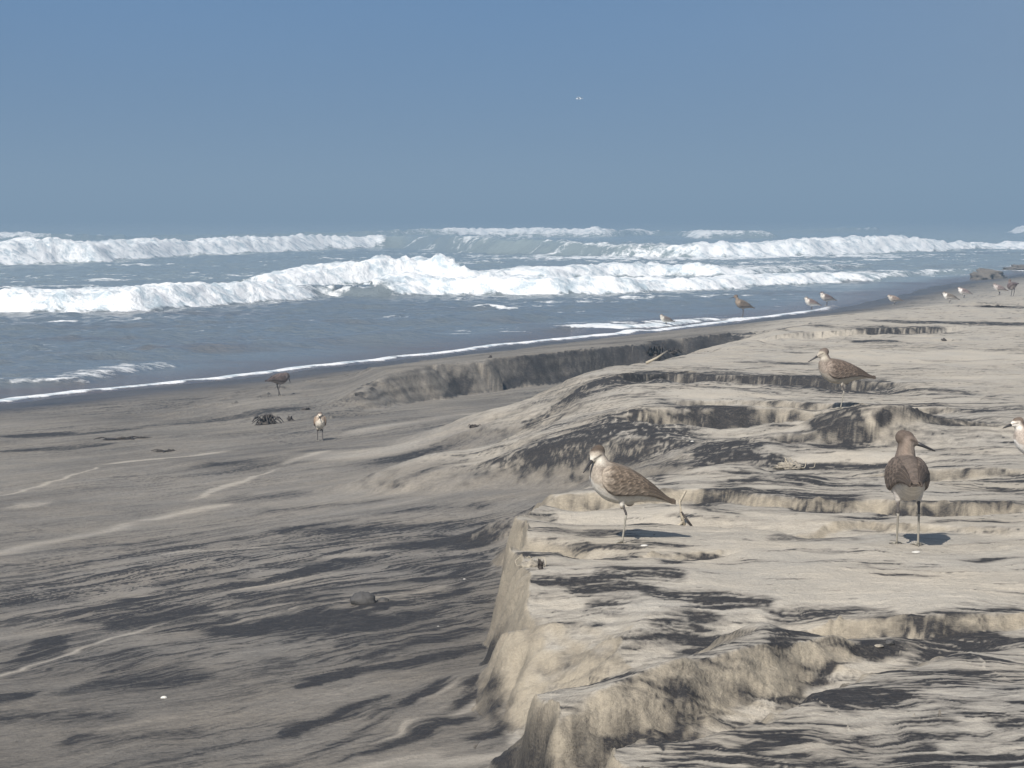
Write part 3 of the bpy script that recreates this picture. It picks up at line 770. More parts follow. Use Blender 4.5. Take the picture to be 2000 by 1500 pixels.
def remeshed(name, vf, voxel, smooth=4):
    me = mesh_py(name, *vf)
    o = bpy.data.objects.new(name, me); COL.objects.link(o)
    a = o.modifiers.new('r', 'REMESH'); a.mode = 'VOXEL'; a.voxel_size = voxel
    b = o.modifiers.new('s', 'SMOOTH'); b.factor = .6; b.iterations = smooth
    dg = bpy.context.evaluated_depsgraph_get()
    m2 = bpy.data.meshes.new_from_object(o.evaluated_get(dg))
    bpy.data.objects.remove(o); bpy.data.meshes.remove(me)
    m2.name = name
    m2.polygons.foreach_set('use_smooth', [True] * len(m2.polygons))
    return m2
def paint(me, fn):
    a = me.attributes.new('Col', 'FLOAT_COLOR', 'POINT')
    co = np.empty(len(me.vertices) * 3, np.float32); me.vertices.foreach_get('co', co); co = co.reshape(-1, 3)
    c = np.ones((len(co), 4), np.float32); c[:, :3] = fn(co)
    a.data.foreach_set('color', c.ravel())
def lerp(a, b, t): return np.asarray(a) + (np.asarray(b) - np.asarray(a)) * np.asarray(t)[..., None]

BIRDS = []
def make_bird(foot, hpx, rz, label, back=(.20, .155, .125), flank=(.36, .30, .25), belly=(.68, .65, .60), crown=(.15, .12, .10), face=(.55, .50, .44),
              head=(-.078, 0, .274), look=(-.72, -.35, -.48), pitch=0.0, bill=.056, legs=2, leg_drop=0.0, voxel=.0032, neck=.021, stance=.022, step=0.0, bill_r=.0062, at=None, wingc=None, category='shorebird', throat=None, slim=1.0):
    x, y, z = at or hit(*foot)
    if z < .015: x, y, z = (*at_z(*foot, .005), .005)
    root = empty('shorebird', (0, 0, 0))
    P = Matrix.Translation((0, 0, .17)) @ Matrix.Rotation(pitch, 4, 'Y') @ Matrix.Translation((0, 0, -.17))
    dz = Vector((0, 0, -leg_drop))
    tv, tf = rings(22 if voxel < .005 else 14, 20 if voxel < .005 else 12)
    tv = [P @ v + dz for v in tv]
    hd = Vector(head) + dz
    look = Vector(look).normalized()
    tv = [Vector((v.x, v.y * slim, v.z)) for v in tv]
    parts = [(tv, tf)]
    nb = P @ Vector((-.066, 0, .222)) + dz
    # neck: swelling from the breast to the head
    for i in range(9):
        t = i / 8
        mid = (nb + hd) / 2 + Vector((.008, 0, -.004))
        p = nb * (1 - t) ** 2 + mid * 2 * t * (1 - t) + (hd + Vector((.003, 0, -.006))) * t * t
        r = (.037 * (1 - t) ** 1.5 + neck * (1 - (1 - t) ** 1.5)) * (.97)
        parts.append(ball(p, r, nu=12, nv=8))
    parts.append(ball(hd, .0235, nu=14, nv=10))
    parts.append(ball(hd - look * .010 + Vector((0, 0, .002)), .0205, nu=14, nv=10))
    for i in range(5):                                     # face draws in to the bill
        t = (i + 1) / 5
        parts.append(ball(hd + look * (.010 + .022 * t), .0185 * (1 - t) + .0060 * t, nu=10, nv=8))
    # thigh feathers
    hips = []
    sides = (-1, 1) if legs == 2 else (-1,)
    for sgn in sides:
        hp = P @ Vector((.004, sgn * stance, .128)) + dz
        hips.append(hp)
        for i in range(5):
            t = i / 4
            parts.append(ball(hp + Vector((-.002 * t, 0, .024 - .040 * t)), .0165 * (1 - t) + .0062 * t, nu=10, nv=7))
    if legs == 1:                                           # the other leg is drawn up into the belly feathers
        parts.append(ball(P @ Vector((.03, .016, .128)) + dz, .017))
    body = remeshed('body', join(parts), voxel, 3)
    Pi = P.inverted()
    zt = hd
    def colour(co):
        c = np.zeros((len(co), 3))
        q = co.copy(); q[:, 2] += leg_drop
        M = np.array(Pi)
        q = q @ M[:3, :3].T + M[:3, 3]
        zc, hh, w = torso_at(q[:, 0])
        rel = (q[:, 2] - zc) / np.maximum(hh, .01)
        n = fbm(q[:, 0] * 60 + q[:, 1] * 30, q[:, 2] * 60, 3, 7)
        c = lerp(np.tile(belly, (len(co), 1)), flank, ss(rel + .25 * n, -.75, -.25))
        c = lerp(c, back, ss(rel + .2 * n, .05, .45))
        c = lerp(c, np.array(flank) * .75, ss(-rel, 1.02, 1.15))
        # head
        hx = (co - np.array(hd)); r = np.linalg.norm(hx, axis=1)
        al = hx @ np.array(look)
        up = hx[:, 2]
        hm = ss(co[:, 2], (nb.z + hd.z) / 2 - .02, (nb.z + hd.z) / 2 + .008) * (r < .06)
        thr = ss(al, -.012, .012) * ss(up, .0, -.008)
        hc = lerp(np.tile(flank, (len(co), 1)), face, ss(al, -.014, .006))
        hq = np.array((look.x, look.y, 0.0)); hq /= np.linalg.norm(hq)
        thr = thr * ss(hx @ hq, -.006, .008)
        hc = lerp(hc, throat or belly, thr * .85)
        lh = np.array((look.x, look.y, 0.0)); lh /= np.linalg.norm(lh)
        bh = -(hx @ lh)
        hc = lerp(hc, crown, ss(up - .10 * al + .006 * n, .000, .014))
        hc = lerp(hc, lerp(np.array(crown), np.array(back), .5), ss(bh + .5 * up + .005 * n, .002, .018) * .9)
        hc = lerp(hc, lerp(np.array(crown), np.array(back), .5), ss(-al + .004 * n, .008, .018) * ss(up, -.02, -.006) * .8)
        sd3 = np.cross(np.array(look), (0, 0, 1.0)); sd3 = sd3 / np.linalg.norm(sd3)
        sid = np.abs(hx @ sd3)
        upl = np.cross(sd3, np.array(look)); ul = hx @ upl
        stripe = np.exp(-((ul - .003) / .0032) ** 2) * ss(al, .0, .008) * ss(sid, .004, .009)
        hc = lerp(hc, np.array(crown) * .6, stripe * .8)
        c = lerp(c, hc, hm)
        nk = ss(co[:, 2], nb.z - .012, nb.z + .012) * (1 - hm) * ss(bh, -.004, .014)
        c = lerp(c, lerp(np.array(back), np.array(flank), .3), nk * .85)
        fr = ss(-q[:, 0], .050, .085) * ss(rel, -.7, -.1) * (1 - hm)
        c = lerp(c, lerp(np.array(flank), np.array(belly), .25), fr * .6)
        n2 = fbm(q[:, 0] * 190, (q[:, 2] + q[:, 1]) * 150, 2, 9)
        c = c * (1 + (.25 * n + .35 * n2 * ss(rel, -.5, .1))[:, None] * (1 - .6 * hm[:, None]))
        return c
    paint(body, colour)
    link('body', body, M_FEA, root)
    # folded wings: rows of overlapping feathers
    nu, nv = (64, 30) if voxel < .005 else (24, 10)
    wc = wingc or back
    for sgn in (-1, 1):
        V, C, F = [], [], []
        for lay in (1, 0):
            for i in range(nu + 1):
                u = i / nu
                xx = -.066 + .236 * u
                for j in range(nv + 1):
                    v = j / nv
                    zc, hh, w = torso_at(xx)
                    w = max(w, .013); hh = max(hh, .012)
                    ed = math.sqrt(max(0.0, min(1, u / .16)))
                    top = math.radians(62) * (.35 + .65 * ed) ; bot = math.radians(-38 + 26 * u) * (.2 + .8 * ed)
                    if u > .8: top = top * (1 - (u - .8) * 1.2); 
                    a = top + (bot - top) * v
                    jw = .35 * math.sin(v * 9 + u * 5) + .2 * math.sin(u * 31 + v * 17)
                    r = 10 * u + 2.2 * (v - .4) ** 2 * 3 + .5 * (int(v * 7 + jw) % 2) + jw * .3; fr = r - math.floor(r)
                    vv = v * 7 + jw; vv -= math.floor(vv); fr = max(fr, 0)
                    if u > .62:                               # long flight feathers
                        vv = v * 5 + u * 3; vv -= math.floor(vv); fr = .4
                    off = .0036 + (.0022 * fr + .0012 * math.sin(math.pi * vv) if lay else -.004)
                    edge = min(v, 1 - v, u * 2, 1) * 8
                    off *= min(1, .35 + edge)
                    dropz = -.004 * max(0, (u - .7)) / .3
                    V.append(P @ Vector((xx, slim * sgn * (w + off) * math.cos(a), zc + (hh + off) * math.sin(a) + dropz)) + dz)
                    k = 1.0 - .62 * (1 - abs(vv - .5) * 2) * (1 - fr * .5) + .75 * (fr > .70) * (.6 + .4 * math.sin(i * 3.1 + j * 1.9)) + .25 * (1 - u) * (v < .35)
                    if u > .62: k = .55 + .45 * (vv > .82)
                    k *= 1 + .18 * math.sin(i * 1.7 + j * 2.3)
                    lowc = max(0, (v - .55) / .45) * .45
                    rag = math.sin(v * 23 + u * 7) * .03 + math.sin(v * 51) * .02
                    fade = max(0.0, min(1.0, (.16 + rag - u) / .13)); fade = max(fade, .7 * max(0.0, min(1.0, (v - .86 + rag) / .12)) * (u < .6))
                    lowc = max(lowc, fade); k = k * (1 - fade * .6) + fade * .6
                    C.append([max(.01, (wc[q] * (1 - lowc) + flank[q] * lowc) * k) for q in range(3)] + [1])
        m = nv + 1; n1 = (nu + 1) * m
        for i in range(nu):
            for j in range(nv):
                q = (i * m + j, (i + 1) * m + j, (i + 1) * m + j + 1, i * m + j + 1)
                F.append(q if sgn > 0 else q[::-1])
                q2 = tuple(t + n1 for t in q[::-1]); F.append(q2 if sgn > 0 else q2[::-1])
        rim = [i * m for i in range(nu + 1)] + [nu * m + j for j in range(1, nv + 1)] + [i * m + nv for i in range(nu - 1, -1, -1)] + [j for j in range(nv - 1, 0, -1)]
        for a, b in zip(rim, rim[1:] + rim[:1]):
            q = (b, a, a + n1, b + n1); F.append(q if sgn > 0 else q[::-1])
        me = mesh_py('wing', V, F)
        at_ = me.attributes.new('Col', 'FLOAT_COLOR', 'POINT'); at_.data.foreach_set('color', np.array(C, np.float32).ravel())
        link('wing', me, M_FEA, root)
    # tail: a fan of flat feathers
    V, F = [], []
    for k in range(5):
        a = (k - 2) * .10
        d = Vector((math.cos(a), math.sin(a), -.28)); s_ = Vector((-math.sin(a), math.cos(a), 0))
        p0 = Vector((.105, 0, .150 - abs(k - 2) * .0012)); p1 = p0 + d * .066
        o = len(V)
        for p, w_ in ((p0, .006), (p0 + d * .05, .009), (p1, .004)):
            for sg in (-1, 1):
                for hz in (-.0012, .0012):
                    V.append(P @ (p + s_ * w_ * sg + Vector((0, 0, hz))) + dz)
        for q in (0, 4):
            F += [(o + q, o + q + 1, o + q + 5, o + q + 4), (o + q + 2, o + q + 6, o + q + 7, o + q + 3), (o + q + 1, o + q + 3, o + q + 7, o + q + 5), (o + q, o + q + 4, o + q + 6, o + q + 2)]
        F += [(o, o + 2, o + 3, o + 1), (o + 8, o + 9, o + 11, o + 10)]
    me = mesh_py('tail', V, F, False)
    paint(me, lambda co: np.tile(np.array(back) * .6, (len(co), 1)) * (1 + .3 * np.sin(co[:, 1:2] * 900)))
    link('tail', me, M_FEA, root)
    # bill, a straight stout probe
    b0 = hd + look * .029; dr = Vector((0, 0, -.0012))
    link('bill', mesh_py('bill', *tube([b0, b0 + look * bill * .35, b0 + look * bill * .8 + dr, b0 + look * bill + dr * 1.5], [bill_r, bill_r * .72, bill_r * .5, bill_r * .22], 8)), M_BILL, root)
    side = look.cross(Vector((0, 0, 1))).normalized()
    for sgn in (-1, 1):
        link('eye', mesh_py('eye', *ball(hd + look * .010 + side * sgn * .0168 + Vector((0, 0, .004)), .0036, nu=8, nv=6)), M_EYE, root)
    lk = 1.0 if voxel < .005 else 1.7
    for i, sgn in enumerate(sides):
        h = hips[i]
        fx = step * (1 if i else -1)
        knee = Vector((h.x * .5 + .012 + fx * .4, h.y, max(.088 - leg_drop * .8, .03)))
        ft = Vector((fx + .001, h.y + (0 if legs == 2 else .0), .004))
        top = h + Vector((0, 0, -.004))
        tib = link('leg', mesh_py('leg', *join([tube([top, (top + knee) / 2, knee + Vector((0, 0, .004)), knee], [.0050 * lk, .0036 * lk, .0036 * lk, .0046 * lk], 8)])), M_TIB, root)
        tarsus = mesh_py('shank', *tube([knee, knee + (ft - knee) * .12, knee + (ft - knee) * .9, ft], [.0042 * lk, .0030 * lk, .0029 * lk, .0042 * lk], 8))
        link('shank', tarsus, M_LEG if voxel < .005 else M_TIB, tib)
        toes = []
        for a in (-.55, 0, .55):
            d = Vector((-math.cos(a), math.sin(a), 0))
            toes.append(tube([ft + Vector((0, 0, -.0005)), ft + d * .014 + Vector((0, 0, .0012)), ft + d * .032 + Vector((0, 0, -.0025))], [.0034, .0028, .0013], 6))
        toes.append(tube([ft, ft + Vector((.013, 0, -.002))], [.0028, .0012], 6))
        link('foot', mesh_py('foot', *join(toes)), M_LEG, tib)
    co = np.empty(len(body.vertices) * 3, np.float32); body.vertices.foreach_get('co', co)
    hz = co.reshape(-1, 3)[:, 2].max()
    sc = hpx * y / F_PX / hz
    root.location = (x, y, z - .002); root.rotation_euler = (0, 0, rz); root.scale = (sc,) * 3
    tag(root, label, category, 'shorebirds resting and feeding on the beach')
    BIRDS.append(root)
    return root
R_ = math.radians
WB = (.80, .77, .72)
make_bird((1213, 1058), 193, R_(4), 'brown shorebird on one leg at the sand brim, black bill pointing down at its breast', legs=1, head=(-.076, -.004, .276), look=(-.50, -.52, -.55), voxel=.0026,
          back=(.118, .092, .070), flank=(.31, .265, .215), face=(.40, .35, .29), throat=(.60, .57, .50), crown=(.085,.066,.052), belly=(.64, .61, .55), pitch=R_(3))
make_bird((1772, 1064), 224, R_(-92), 'brown shorebird seen from behind on the flat sand, head turned right', head=(-.066, .002, .277), look=(-.12, .93, -.36), voxel=.0026, stance=.027,
          back=(.105, .083, .068), flank=(.19, .155, .13), throat=(.24, .20, .165), slim=.92, crown=(.11, .085, .07), face=(.24, .19, .155), belly=(.50, .47, .43), pitch=R_(-16), neck=.0225, step=.010)
make_bird((1640, 797), 119, R_(2), 'brown shorebird with a pale throat standing behind the dark sand hump', legs=1, head=(-.083, 0, .270), look=(-.86, -.12, -.46), pitch=R_(-6),
          back=(.105, .080, .063), flank=(.25, .205, .17), face=(.42, .38, .31), belly=(.46, .42, .36), wingc=(.10, .076, .060))
make_bird((2024, 948), 136, R_(8), 'shorebird cut off by the right edge, only its striped head and black bill showing', head=(-.088, 0, .272), look=(-.93, -.2, -.26), bill=.045, bill_r=.0075, face=(.70, .65, .58), crown=(.13, .10, .08), belly=WB)
make_bird((1450, 620), 45, R_(2), 'tall buff shorebird with raised head at the water edge, largest of the distant birds', head=(-.092, 0, .288), look=(-.95, 0, -.32), neck=.0165, back=(.10, .078, .058), flank=(.28, .22, .165), belly=(.34, .285, .225),
          face=(.24, .175, .13), crown=(.12, .085, .06), voxel=.006, bill=.07, pitch=R_(2))
small = dict(voxel=.006, bill=.03, leg_drop=.045, neck=.024)
make_bird((1300, 638), 25, R_(6), 'small pale shorebird standing in the white foam of the swash', back=(.12, .10, .09), flank=(.50, .48, .42), belly=(.66, .64, .58), face=(.40, .38, .34), head=(-.078, 0, .252), look=(-.95, 0, -.25), **small)
make_bird((1584, 607), 28, R_(4), 'small white-breasted shorebird at the wet edge, left one of a close pair', back=(.14, .10, .085), belly=WB, flank=(.62, .58, .52), face=(.60, .57, .52), head=(-.080, 0, .252), look=(-.95, 0, -.22), **small)
make_bird((1614, 597), 28, R_(2), 'small shorebird with dark head and white belly, right one of a close pair', back=(.10, .075, .07), belly=WB, flank=(.66, .62, .55), face=(.15, .12, .12), crown=(.08, .06, .06), head=(-.076, 0, .256), look=(-.95, 0, -.25), **small)
make_bird((1746, 595), 20, R_(0), 'small brown shorebird crouched alone on the far sand, head low', back=(.20, .15, .12), flank=(.46, .42, .36), belly=WB, head=(-.092, 0, .235), look=(-.95, 0, -.3), pitch=R_(-4), **{**small, 'leg_drop': .075})
make_bird((1854, 591), 22, R_(-12), 'small shorebird crouched low with bright white belly and dark back', back=(.10, .085, .07), wingc=(.12, .10, .08), belly=(.86, .84, .80), flank=(.80, .77, .72), face=(.35, .32, .28), head=(-.084, 0, .240), look=(-.9, 0, -.4), **{**small, 'leg_drop': .08})
make_bird((1882, 582), 22, R_(0), 'small shorebird with long dark tail pointing right and gleaming white flank', back=(.16, .12, .11), belly=(.88, .86, .82), flank=(.78, .74, .70), face=(.52, .46, .42), head=(-.080, 0, .245), look=(-.95, 0, -.2), **{**small, 'leg_drop': .06})
make_bird((1951, 577), 24, R_(4), 'small grey shorebird walking left just before a dark rounded one', back=(.18, .14, .13), belly=(.78, .76, .72), flank=(.45, .40, .37), face=(.28, .23, .21), head=(-.085, 0, .245), look=(-.95, 0, -.3), **small)
make_bird((1977, 578), 33, R_(-70), 'dark rounded shorebird seen from behind, rightmost of the distant birds', back=(.13, .10, .095), flank=(.22, .17, .155), belly=(.30, .26, .24), face=(.2, .16, .15), head=(-.078, .0, .260), look=(-.9, .3, -.2), pitch=R_(-30), **{**small, 'leg_drop': .02})
make_bird((546, 773), 46, R_(222), 'dark shorebird feeding with bowed head beside the water line', head=(-.108, 0, .205), look=(-.42, 0, -.9), pitch=R_(-10), back=(.09, .07, .065), flank=(.20, .165, .15), belly=(.30, .26, .24), face=(.16, .13, .12), voxel=.006, bill=.05, stance=.026, step=.03)
make_bird((625, 861), 58, R_(96), 'shorebird facing the camera with white breast and brown wings below the dark bank', head=(-.075, 0, .262), look=(-.86, .2, -.45), belly=(.74, .68, .58), flank=(.30, .22, .16), back=(.10, .07, .05), face=(.55, .48, .40), voxel=.005, stance=.024, pitch=R_(14), step=.008)

# gull far out over the sea
def gull():
    d = 190.0
    c = ray(1131, 193); t = d / c[1]
    root = empty('gull', (c[0] * t, d, CAM_Z + c[2] * t), R_(-20))
    V, F = join([ball((0, 0, 0), .06, 3.2, .9, .85), ball((-.19, 0, .015), .042)])
    link('body', mesh_py('body', V, F), flat_mat('white_plumage', (.85, .86, .86), .8, .08, 60), root)
    for s_ in (-1, 1):
        V = []
        for (yy, xx, zz, w_) in ((.02, 0, .03, .085), (.22, -.03, .12, .075), (.42, .03, .10, .05), (.58, .10, .05, .012)):
            V += [Vector((xx - w_, s_ * yy, zz)), Vector((xx + w_, s_ * yy, zz)), Vector((xx + w_, s_ * yy, zz + .012)), Vector((xx - w_, s_ * yy, zz + .012))]
        F = []
        for i in range(3):
            for k in range(4):
                q = (i * 4 + k, i * 4 + (k + 1) % 4, (i + 1) * 4 + (k + 1) % 4, (i + 1) * 4 + k); F.append(q if s_ > 0 else q[::-1])
        F += [(3, 2, 1, 0), (12, 13, 14, 15)]
        link('wing', mesh_py('wing', V, F), flat_mat('grey_wing', (.62, .64, .66), .8, .1, 60), root)
    link('bill', mesh_py('bill', *tube([(-.225, 0, .01), (-.275, 0, .0)], [.012, .004], 6)), flat_mat('yellow_bill', (.6, .42, .08), .5), root)
    link('tail', mesh_py('tail', *ball((.23, 0, 0), .05, 1.6, .9, .15)), flat_mat('white_tail', (.8, .8, .8), .8), root)
    tag(root, 'tiny white gull flying high over the breakers', 'gull')
gull()

# ------------------------------------------------------------------ things lying on the sand
M_WEED = flat_mat('dried_kelp', (.040, .030, .022), .6, .5, 60, .6, .004, (.018, .014, .012))
M_PALEWEED = flat_mat('bleached_stalk', (.46, .42, .33), .85, .5, 180, .5, .003, (.24, .20, .15))
M_CLUMP = flat_mat('sandy_dry_weed', (.38, .34, .27), .9, .5, 90, .9, .004, (.12, .11, .10))
M_SHELL = flat_mat('shell', (.62, .60, .55), .5, .12, 120)
M_STONE = flat_mat('grey_stone', (.075, .072, .07), .75, .35, 70, .6, .004)
M_CLOD = flat_mat('dark_sand', (.085, .078, .068), .95, .4, 14, .8, .02, (.16, .14, .12))

def lumpy(rx, ry, rz, amp, seed, n=28, m=16, freq=2.2, flat=.35):
    V, F = ball((0, 0, 0), 1, nu=n, nv=m)
    out = []
    for v in V:
        k = 1 + amp * (float(fbm(np.array(v.x * freq + seed), np.array(v.y * freq + v.z * 1.7), 3, seed)) + .6 * float(fbm(np.array(v.z * freq - seed), np.array(v.x * freq), 2, seed + 3)))
        z_ = v.z * rz * k
        out.append(Vector((v.x * rx * k, v.y * ry * k, z_ if z_ > -rz * flat else -rz * flat)))
    return out, F
def put(name, vf, mat, px, py, label, cat, group=None, rz=0.0, dz=0.0):
    x, y, z = hit(px, py)
    o = link(name, mesh_py(name, *vf), mat)
    o.location = (x, y, z + dz); o.rotation_euler = (0, 0, rz)
    tag(o, label, cat, group)
    return o
def mpp(px, py): return hit(px, py)[1] / F_PX

# half buried stone with its shadow side in a scour
u = mpp(712, 1178)
put('stone', lumpy(26 * u, 22 * u, 17 * u, .16, 4), M_STONE, 709, 1178, 'flat grey stone half buried in the streaked lower beach', 'stone', dz=.3 * 17 * u)
put('stone', lumpy(12 * u, 12 * u, 6 * u, .2, 9), M_STONE, 748, 1173, 'small low pebble right beside the flat grey stone', 'stone', dz=0)
def shell(px, py, w, label, rz=.3, h=.5, ribs=9, mat=None):
    u = mpp(px, py); r = w * u * .44
    V, F = [], []
    nu, nv = 28, 8
    for i in range(nv + 1):
        t = i / nv
        for k in range(nu):
            a = 2 * math.pi * k / nu
            rib = 1 + .05 * math.cos(a * ribs)
            V.append(Vector((math.cos(a) * r * math.sin(t * math.pi / 2) * rib, math.sin(a) * r * .85 * math.sin(t * math.pi / 2) * rib - r * .15 * (1 - t), r * h * math.cos(t * math.pi / 2) * rib)))
    for i in range(nv):
        for k in range(nu):
            F.append((i * nu + k, (i + 1) * nu + k, (i + 1) * nu + (k + 1) % nu, i * nu + (k + 1) % nu))
    F.append(tuple(nv * nu + k for k in range(nu))[::-1])
    put('shell', (V, F), mat or M_SHELL, px, py, label, 'shell', None, rz, -.001)
shell(320, 1364, 16, 'white shell lying alone on the dark sand of the lower beach', h=.8)
shell(907, 1131, 7, 'tiny white shell on the streaked sand just left of the cut sand block')
shell(1258, 1065, 19, 'flat white shell chip on the sand beside the one-legged bird in front', 1.3, .25)
shell(1789, 1078, 22, 'flat white shell chip at the feet of the bird seen from behind', 1.5, .25)
shell(1716, 1262, 24, 'pale worn shell on the dark streaked slope at lower right', .2, .45, mat=M_CLUMP)
shell(856, 1223, 6, 'tiny white shell on the lower beach below and left of the cut block')
shell(1352, 862, 8, 'tiny white shell below the dark hollow in mid terrace')
shell(288, 1098, 5, 'tiny white shell fleck on the smooth middle of the lower beach')
u = mpp(1736, 1254)
put('stone', lumpy(9 * u, 9 * u, 7 * u, .2, 12), M_STONE, 1738, 1256, 'small dark pebble behind the worn shell on the lower right slope', 'stone')
put('stone', lumpy(5 * u, 6 * u, 4 * u, .2, 13), M_STONE, 48, 974, 'small dark pebble on the dry pale patch at the left edge', 'stone')

# kelp heaps: a bundle of bent stipes and crumpled blades
def kelp(px, py, wpx, hpx, n, seed, label, blades=6, spread=1.0):
    rnd = random.Random(seed)
    x, y, z = hit(px, py); u = y / F_PX
    root = empty('kelp_heap', (x, y, z))
    tag(root, label, 'kelp')
    link('tangle', mesh_py('tangle', *lumpy(wpx * u * .30, wpx * u * .18, hpx * u * .38, .45, seed + 50, 22, 12, 3.2, .15)), M_WEED, root)
    for i in range(n):
        a = rnd.choice((0, math.pi)) + rnd.uniform(-.7, .7); L = wpx * u * rnd.uniform(.25, .62) * spread; hh = hpx * u * rnd.uniform(.2, 1.0)
        bx = rnd.uniform(-.22, .22) * wpx * u; by = rnd.uniform(-.1, .1) * wpx * u
        pk = rnd.uniform(.15, .5); pts = []; cx, cy, aa = bx, by, a
        for k in range(8):
            t = k / 7
            zz = hh * (ss(t, 0, pk) * (1 - ss(t, pk, 1.0))) + rnd.uniform(-.12, .12) * hh
            pts.append((cx, cy, max(.004, float(zz) + hpx * u * .08)))
            aa += rnd.uniform(-.5, .5); cx += math.cos(aa) * L / 7; cy += math.sin(aa) * L / 7
        r = u * 1.6 * rnd.uniform(.6, 1.3)
        link('stipe', mesh_py('stipe', *tube(pts, [r * 1.3, r * 1.2, r * 1.1, r, r * .9, r * .7, r * .6, r * .3], 6)), M_WEED, root)
    for i in range(blades):
        bx = rnd.uniform(-.4, .4) * wpx * u; by = rnd.uniform(-.15, .15) * wpx * u
        V, F = [], []
        L = wpx * u * rnd.uniform(.2, .38); w = hpx * u * rnd.uniform(.18, .36); a = rnd.uniform(-.7, .7)
        for k in range(8):
            t = k / 7
            cx = bx + math.cos(a) * L * (t - .5); cy = by + math.sin(a) * L * (t - .5)
            cz = hpx * u * (.25 + .5 * math.sin(math.pi * t) * rnd.uniform(.7, 1.1))
            ww = w * math.sin(math.pi * (.08 + .84 * t))
            tw = rnd.uniform(-.6, .6)
            for sg in (-1, 0, 1):
                V.append(Vector((cx, cy + sg * ww * math.cos(tw), cz + sg * ww * math.sin(tw) + (.25 * ww if sg == 0 else 0))))
            for sg in (1, 0, -1):
                V.append(Vector((cx, cy + sg * ww * math.cos(tw), cz + sg * ww * math.sin(tw) + (.25 * ww if sg == 0 else 0) - .004)))
        for k in range(7):
            for q in range(6):
                F.append((k * 6 + q, k * 6 + (q + 1) % 6, (k + 1) * 6 + (q + 1) % 6, (k + 1) * 6 + q))
        F += [tuple(range(5, -1, -1)), tuple(42 + q for q in range(6))]
        link('blade', mesh_py('blade', V, F), M_WEED, root)
    return root
kelp(521, 829, 60, 20, 12, 3, 'dark tangled kelp heap on the lower beach left of the white-breasted bird', 6, 1.2)
kelp(568, 822, 20, 9, 4, 5, 'small kelp scrap between the tangled heap and the white-breasted bird', 2)
kelp(596, 801, 28, 7, 3, 8, 'thin dark kelp scrap on the sand above the white-breasted bird', 2)
kelp(925, 835, 26, 9, 4, 6, 'little dark kelp scrap on the smooth pale slope', 3)
kelp(1278, 704, 40, 36, 9, 14, 'dark kelp standing against the far bank behind the pale stalk', 8, 1.0)
kelp(1312, 690, 34, 12, 4, 18, 'low dark kelp strands right of the pale stalk by the far bank', 4)
kelp(957, 699, 12, 5, 3, 19, 'tiny dark kelp scrap on top of the far bank', 2)
kelp(240, 858, 120, 6, 5, 22, 'long dark kelp strands stretched flat on the left beach', 5, 1.0)
kelp(322, 882, 60, 5, 4, 25, 'short dark kelp strand below the long ones on the left beach', 3, 1.0)
kelp(1943, 600, 48, 4, 4, 27, 'dark kelp line on the far sand below the distant birds', 4, 1.0)
kelp(1843, 666, 12, 6, 3, 28, 'little dark kelp scrap on the open sand at far right', 2)

def stick(pxs, rpx, mat, label, name='driftwood_stick', lift=0.0, heights=None, cat='stick'):
    """a thin stalk through ground points; heights in photo pixels above the sand at each"""
    P = [hit(a, b) for a, b in pxs]
    o = Vector(P[0]); u = P[0][1] / F_PX
    pts = [Vector(p) - o + Vector((0, 0, rpx * u * .6 + (heights[i] * u if heights else 0))) for i, p in enumerate(P)]
    n = len(pts)
    vf = tube(pts, [rpx * u * (1 - .55 * i / max(n - 1, 1)) for i in range(n)], 8)
    ob = link(name, mesh_py(name, *vf), mat); ob.location = o
    tag(ob, label, cat)
    return ob
stick([(1262, 711), (1282, 711), (1303, 711)], 3.0, M_PALEWEED, 'pale bleached stalk leaning over the dark kelp by the far bank', heights=[0, 10, 24])

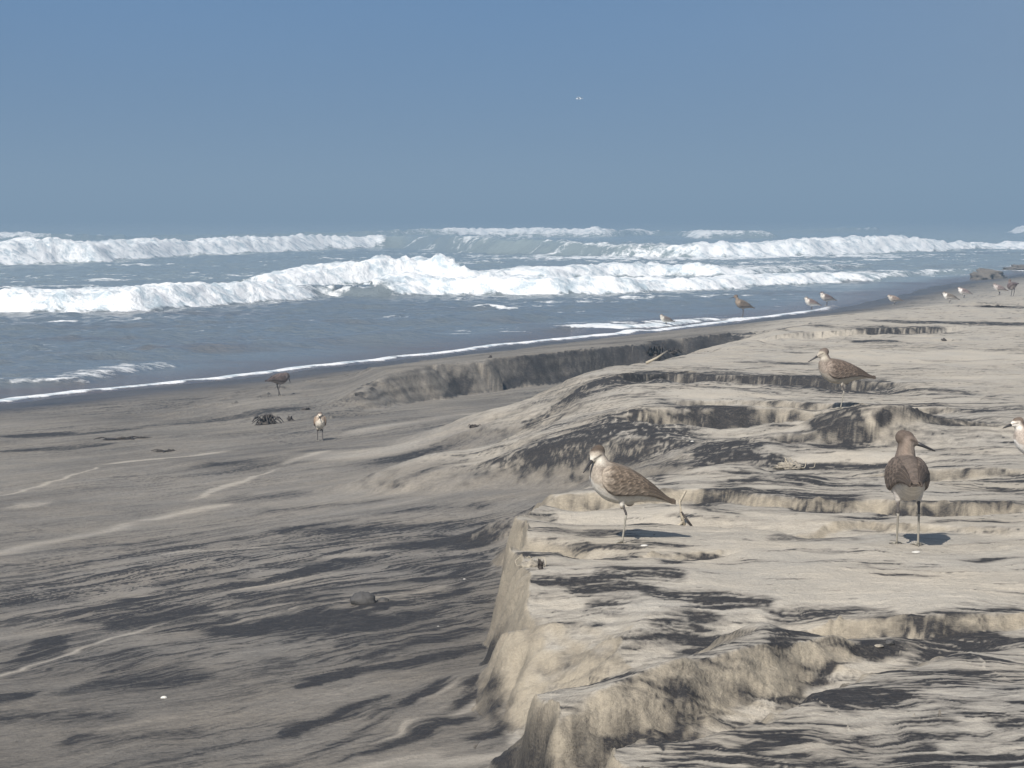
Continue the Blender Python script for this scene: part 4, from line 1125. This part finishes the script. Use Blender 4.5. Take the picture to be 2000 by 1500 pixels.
# crumpled pale weed and the forked stalk on the terrace
def pale_tuft(px, py, wpx, hpx, n, seed, label):
    rnd = random.Random(seed)
    x, y, z = hit(px, py); u = y / F_PX
    root = empty('dried_weed', (x, y, z)); tag(root, label, 'dried weed')
    link('clump', mesh_py('clump', *lumpy(wpx * u * .42, wpx * u * .30, hpx * u * .42, .5, seed + 60, 30, 16, 4.0, .1)), M_CLUMP, root)
    for i in range(n):
        cx = rnd.gauss(0, .22) * wpx * u; rr = wpx * u * rnd.uniform(.10, .26); a0 = rnd.uniform(0, 6.3); sw_ = rnd.uniform(1.2, 4.2)
        tl = rnd.uniform(.2, 1.0); el = rnd.uniform(.5, 1.3); pts = []
        for k in range(9):
            t = k / 8; a = a0 + sw_ * t
            pts.append((cx + math.cos(a) * rr * el + rnd.uniform(-.08, .08) * rr, math.sin(a) * rr * .9 * tl, max(.002, hpx * u * (.35 + .42 * math.sin(a)) * rnd.uniform(.85, 1.1))))
        r = u * rnd.uniform(.6, 1.1)
        link('stalk', mesh_py('stalk', *tube(pts, [r, r, r, r * .95, r * .9, r * .9, r * .8, r * .7, r * .4], 6)), M_PALEWEED, root)
    return root
pale_tuft(1540, 914, 62, 26, 9, 31, 'crumpled pale dried weed on the dark streaked sand in mid terrace')
pale_tuft(1036, 1106, 52, 24, 6, 33, 'pale dried weed stuck in the front corner of the cut sand block')
kelp(1056, 1112, 16, 22, 4, 35, 'dark kelp strand hanging in the notch of the cut sand block', 3, .8)

def forked():
    x, y, z = hit(1338, 1024); u = y / F_PX
    root = empty('forked_stalk', (x, y, z)); tag(root, 'pale forked stalk standing upright behind the tail of the front bird', 'stalk')
    link('stalk', mesh_py('stalk', *tube([(-.003, 0, -.004), (-8 * u, 0, 22 * u), (-10 * u, .01, 44 * u), (2 * u, .01, 66 * u)], [u * 3.6, u * 3.2, u * 3, u * 2], 8)), M_PALEWEED, root)
    link('branch', mesh_py('branch', *tube([(-8 * u, 0, 24 * u), (2 * u, -.01, 12 * u), (12 * u, -.02, -2 * u)], [u * 2.6, u * 2.2, u * 2.4], 8)), M_WEED, root)
    link('branch', mesh_py('branch', *tube([(-3 * u, 0, 6 * u), (-10 * u, -.01, 1 * u), (-16 * u, -.02, -2 * u)], [u * 3.0, u * 2.6, u * 2.0], 8)), M_PALEWEED, root)
forked()

# broken clods of sand at the far end of the beach
for px, py, w, h, sd_, lab in ((1932, 545, 50, 22, 41, 'dark block of fallen sand on the far beach at the water, left one of two'), (2012, 530, 80, 14, 44, 'low dark ledge of sand at the right edge of the far beach')):
    x, y, z = hit(px, py); u = y / F_PX
    V, F = lumpy(w * u * .58, w * u * .5, h * u * .80, .55, sd_, 36, 22, 2.6)
    V = [Vector((v.x, v.y, min(v.z, h * u * (.66 - .35 * v.x / (w * u)) + .1 * v.z))) for v in V]
    o = link('sand_clod', mesh_py('sand_clod', V, F), M_CLOD); o.location = (x, y, z + .12 * h * u)
    tag(o, lab, 'sand clod')
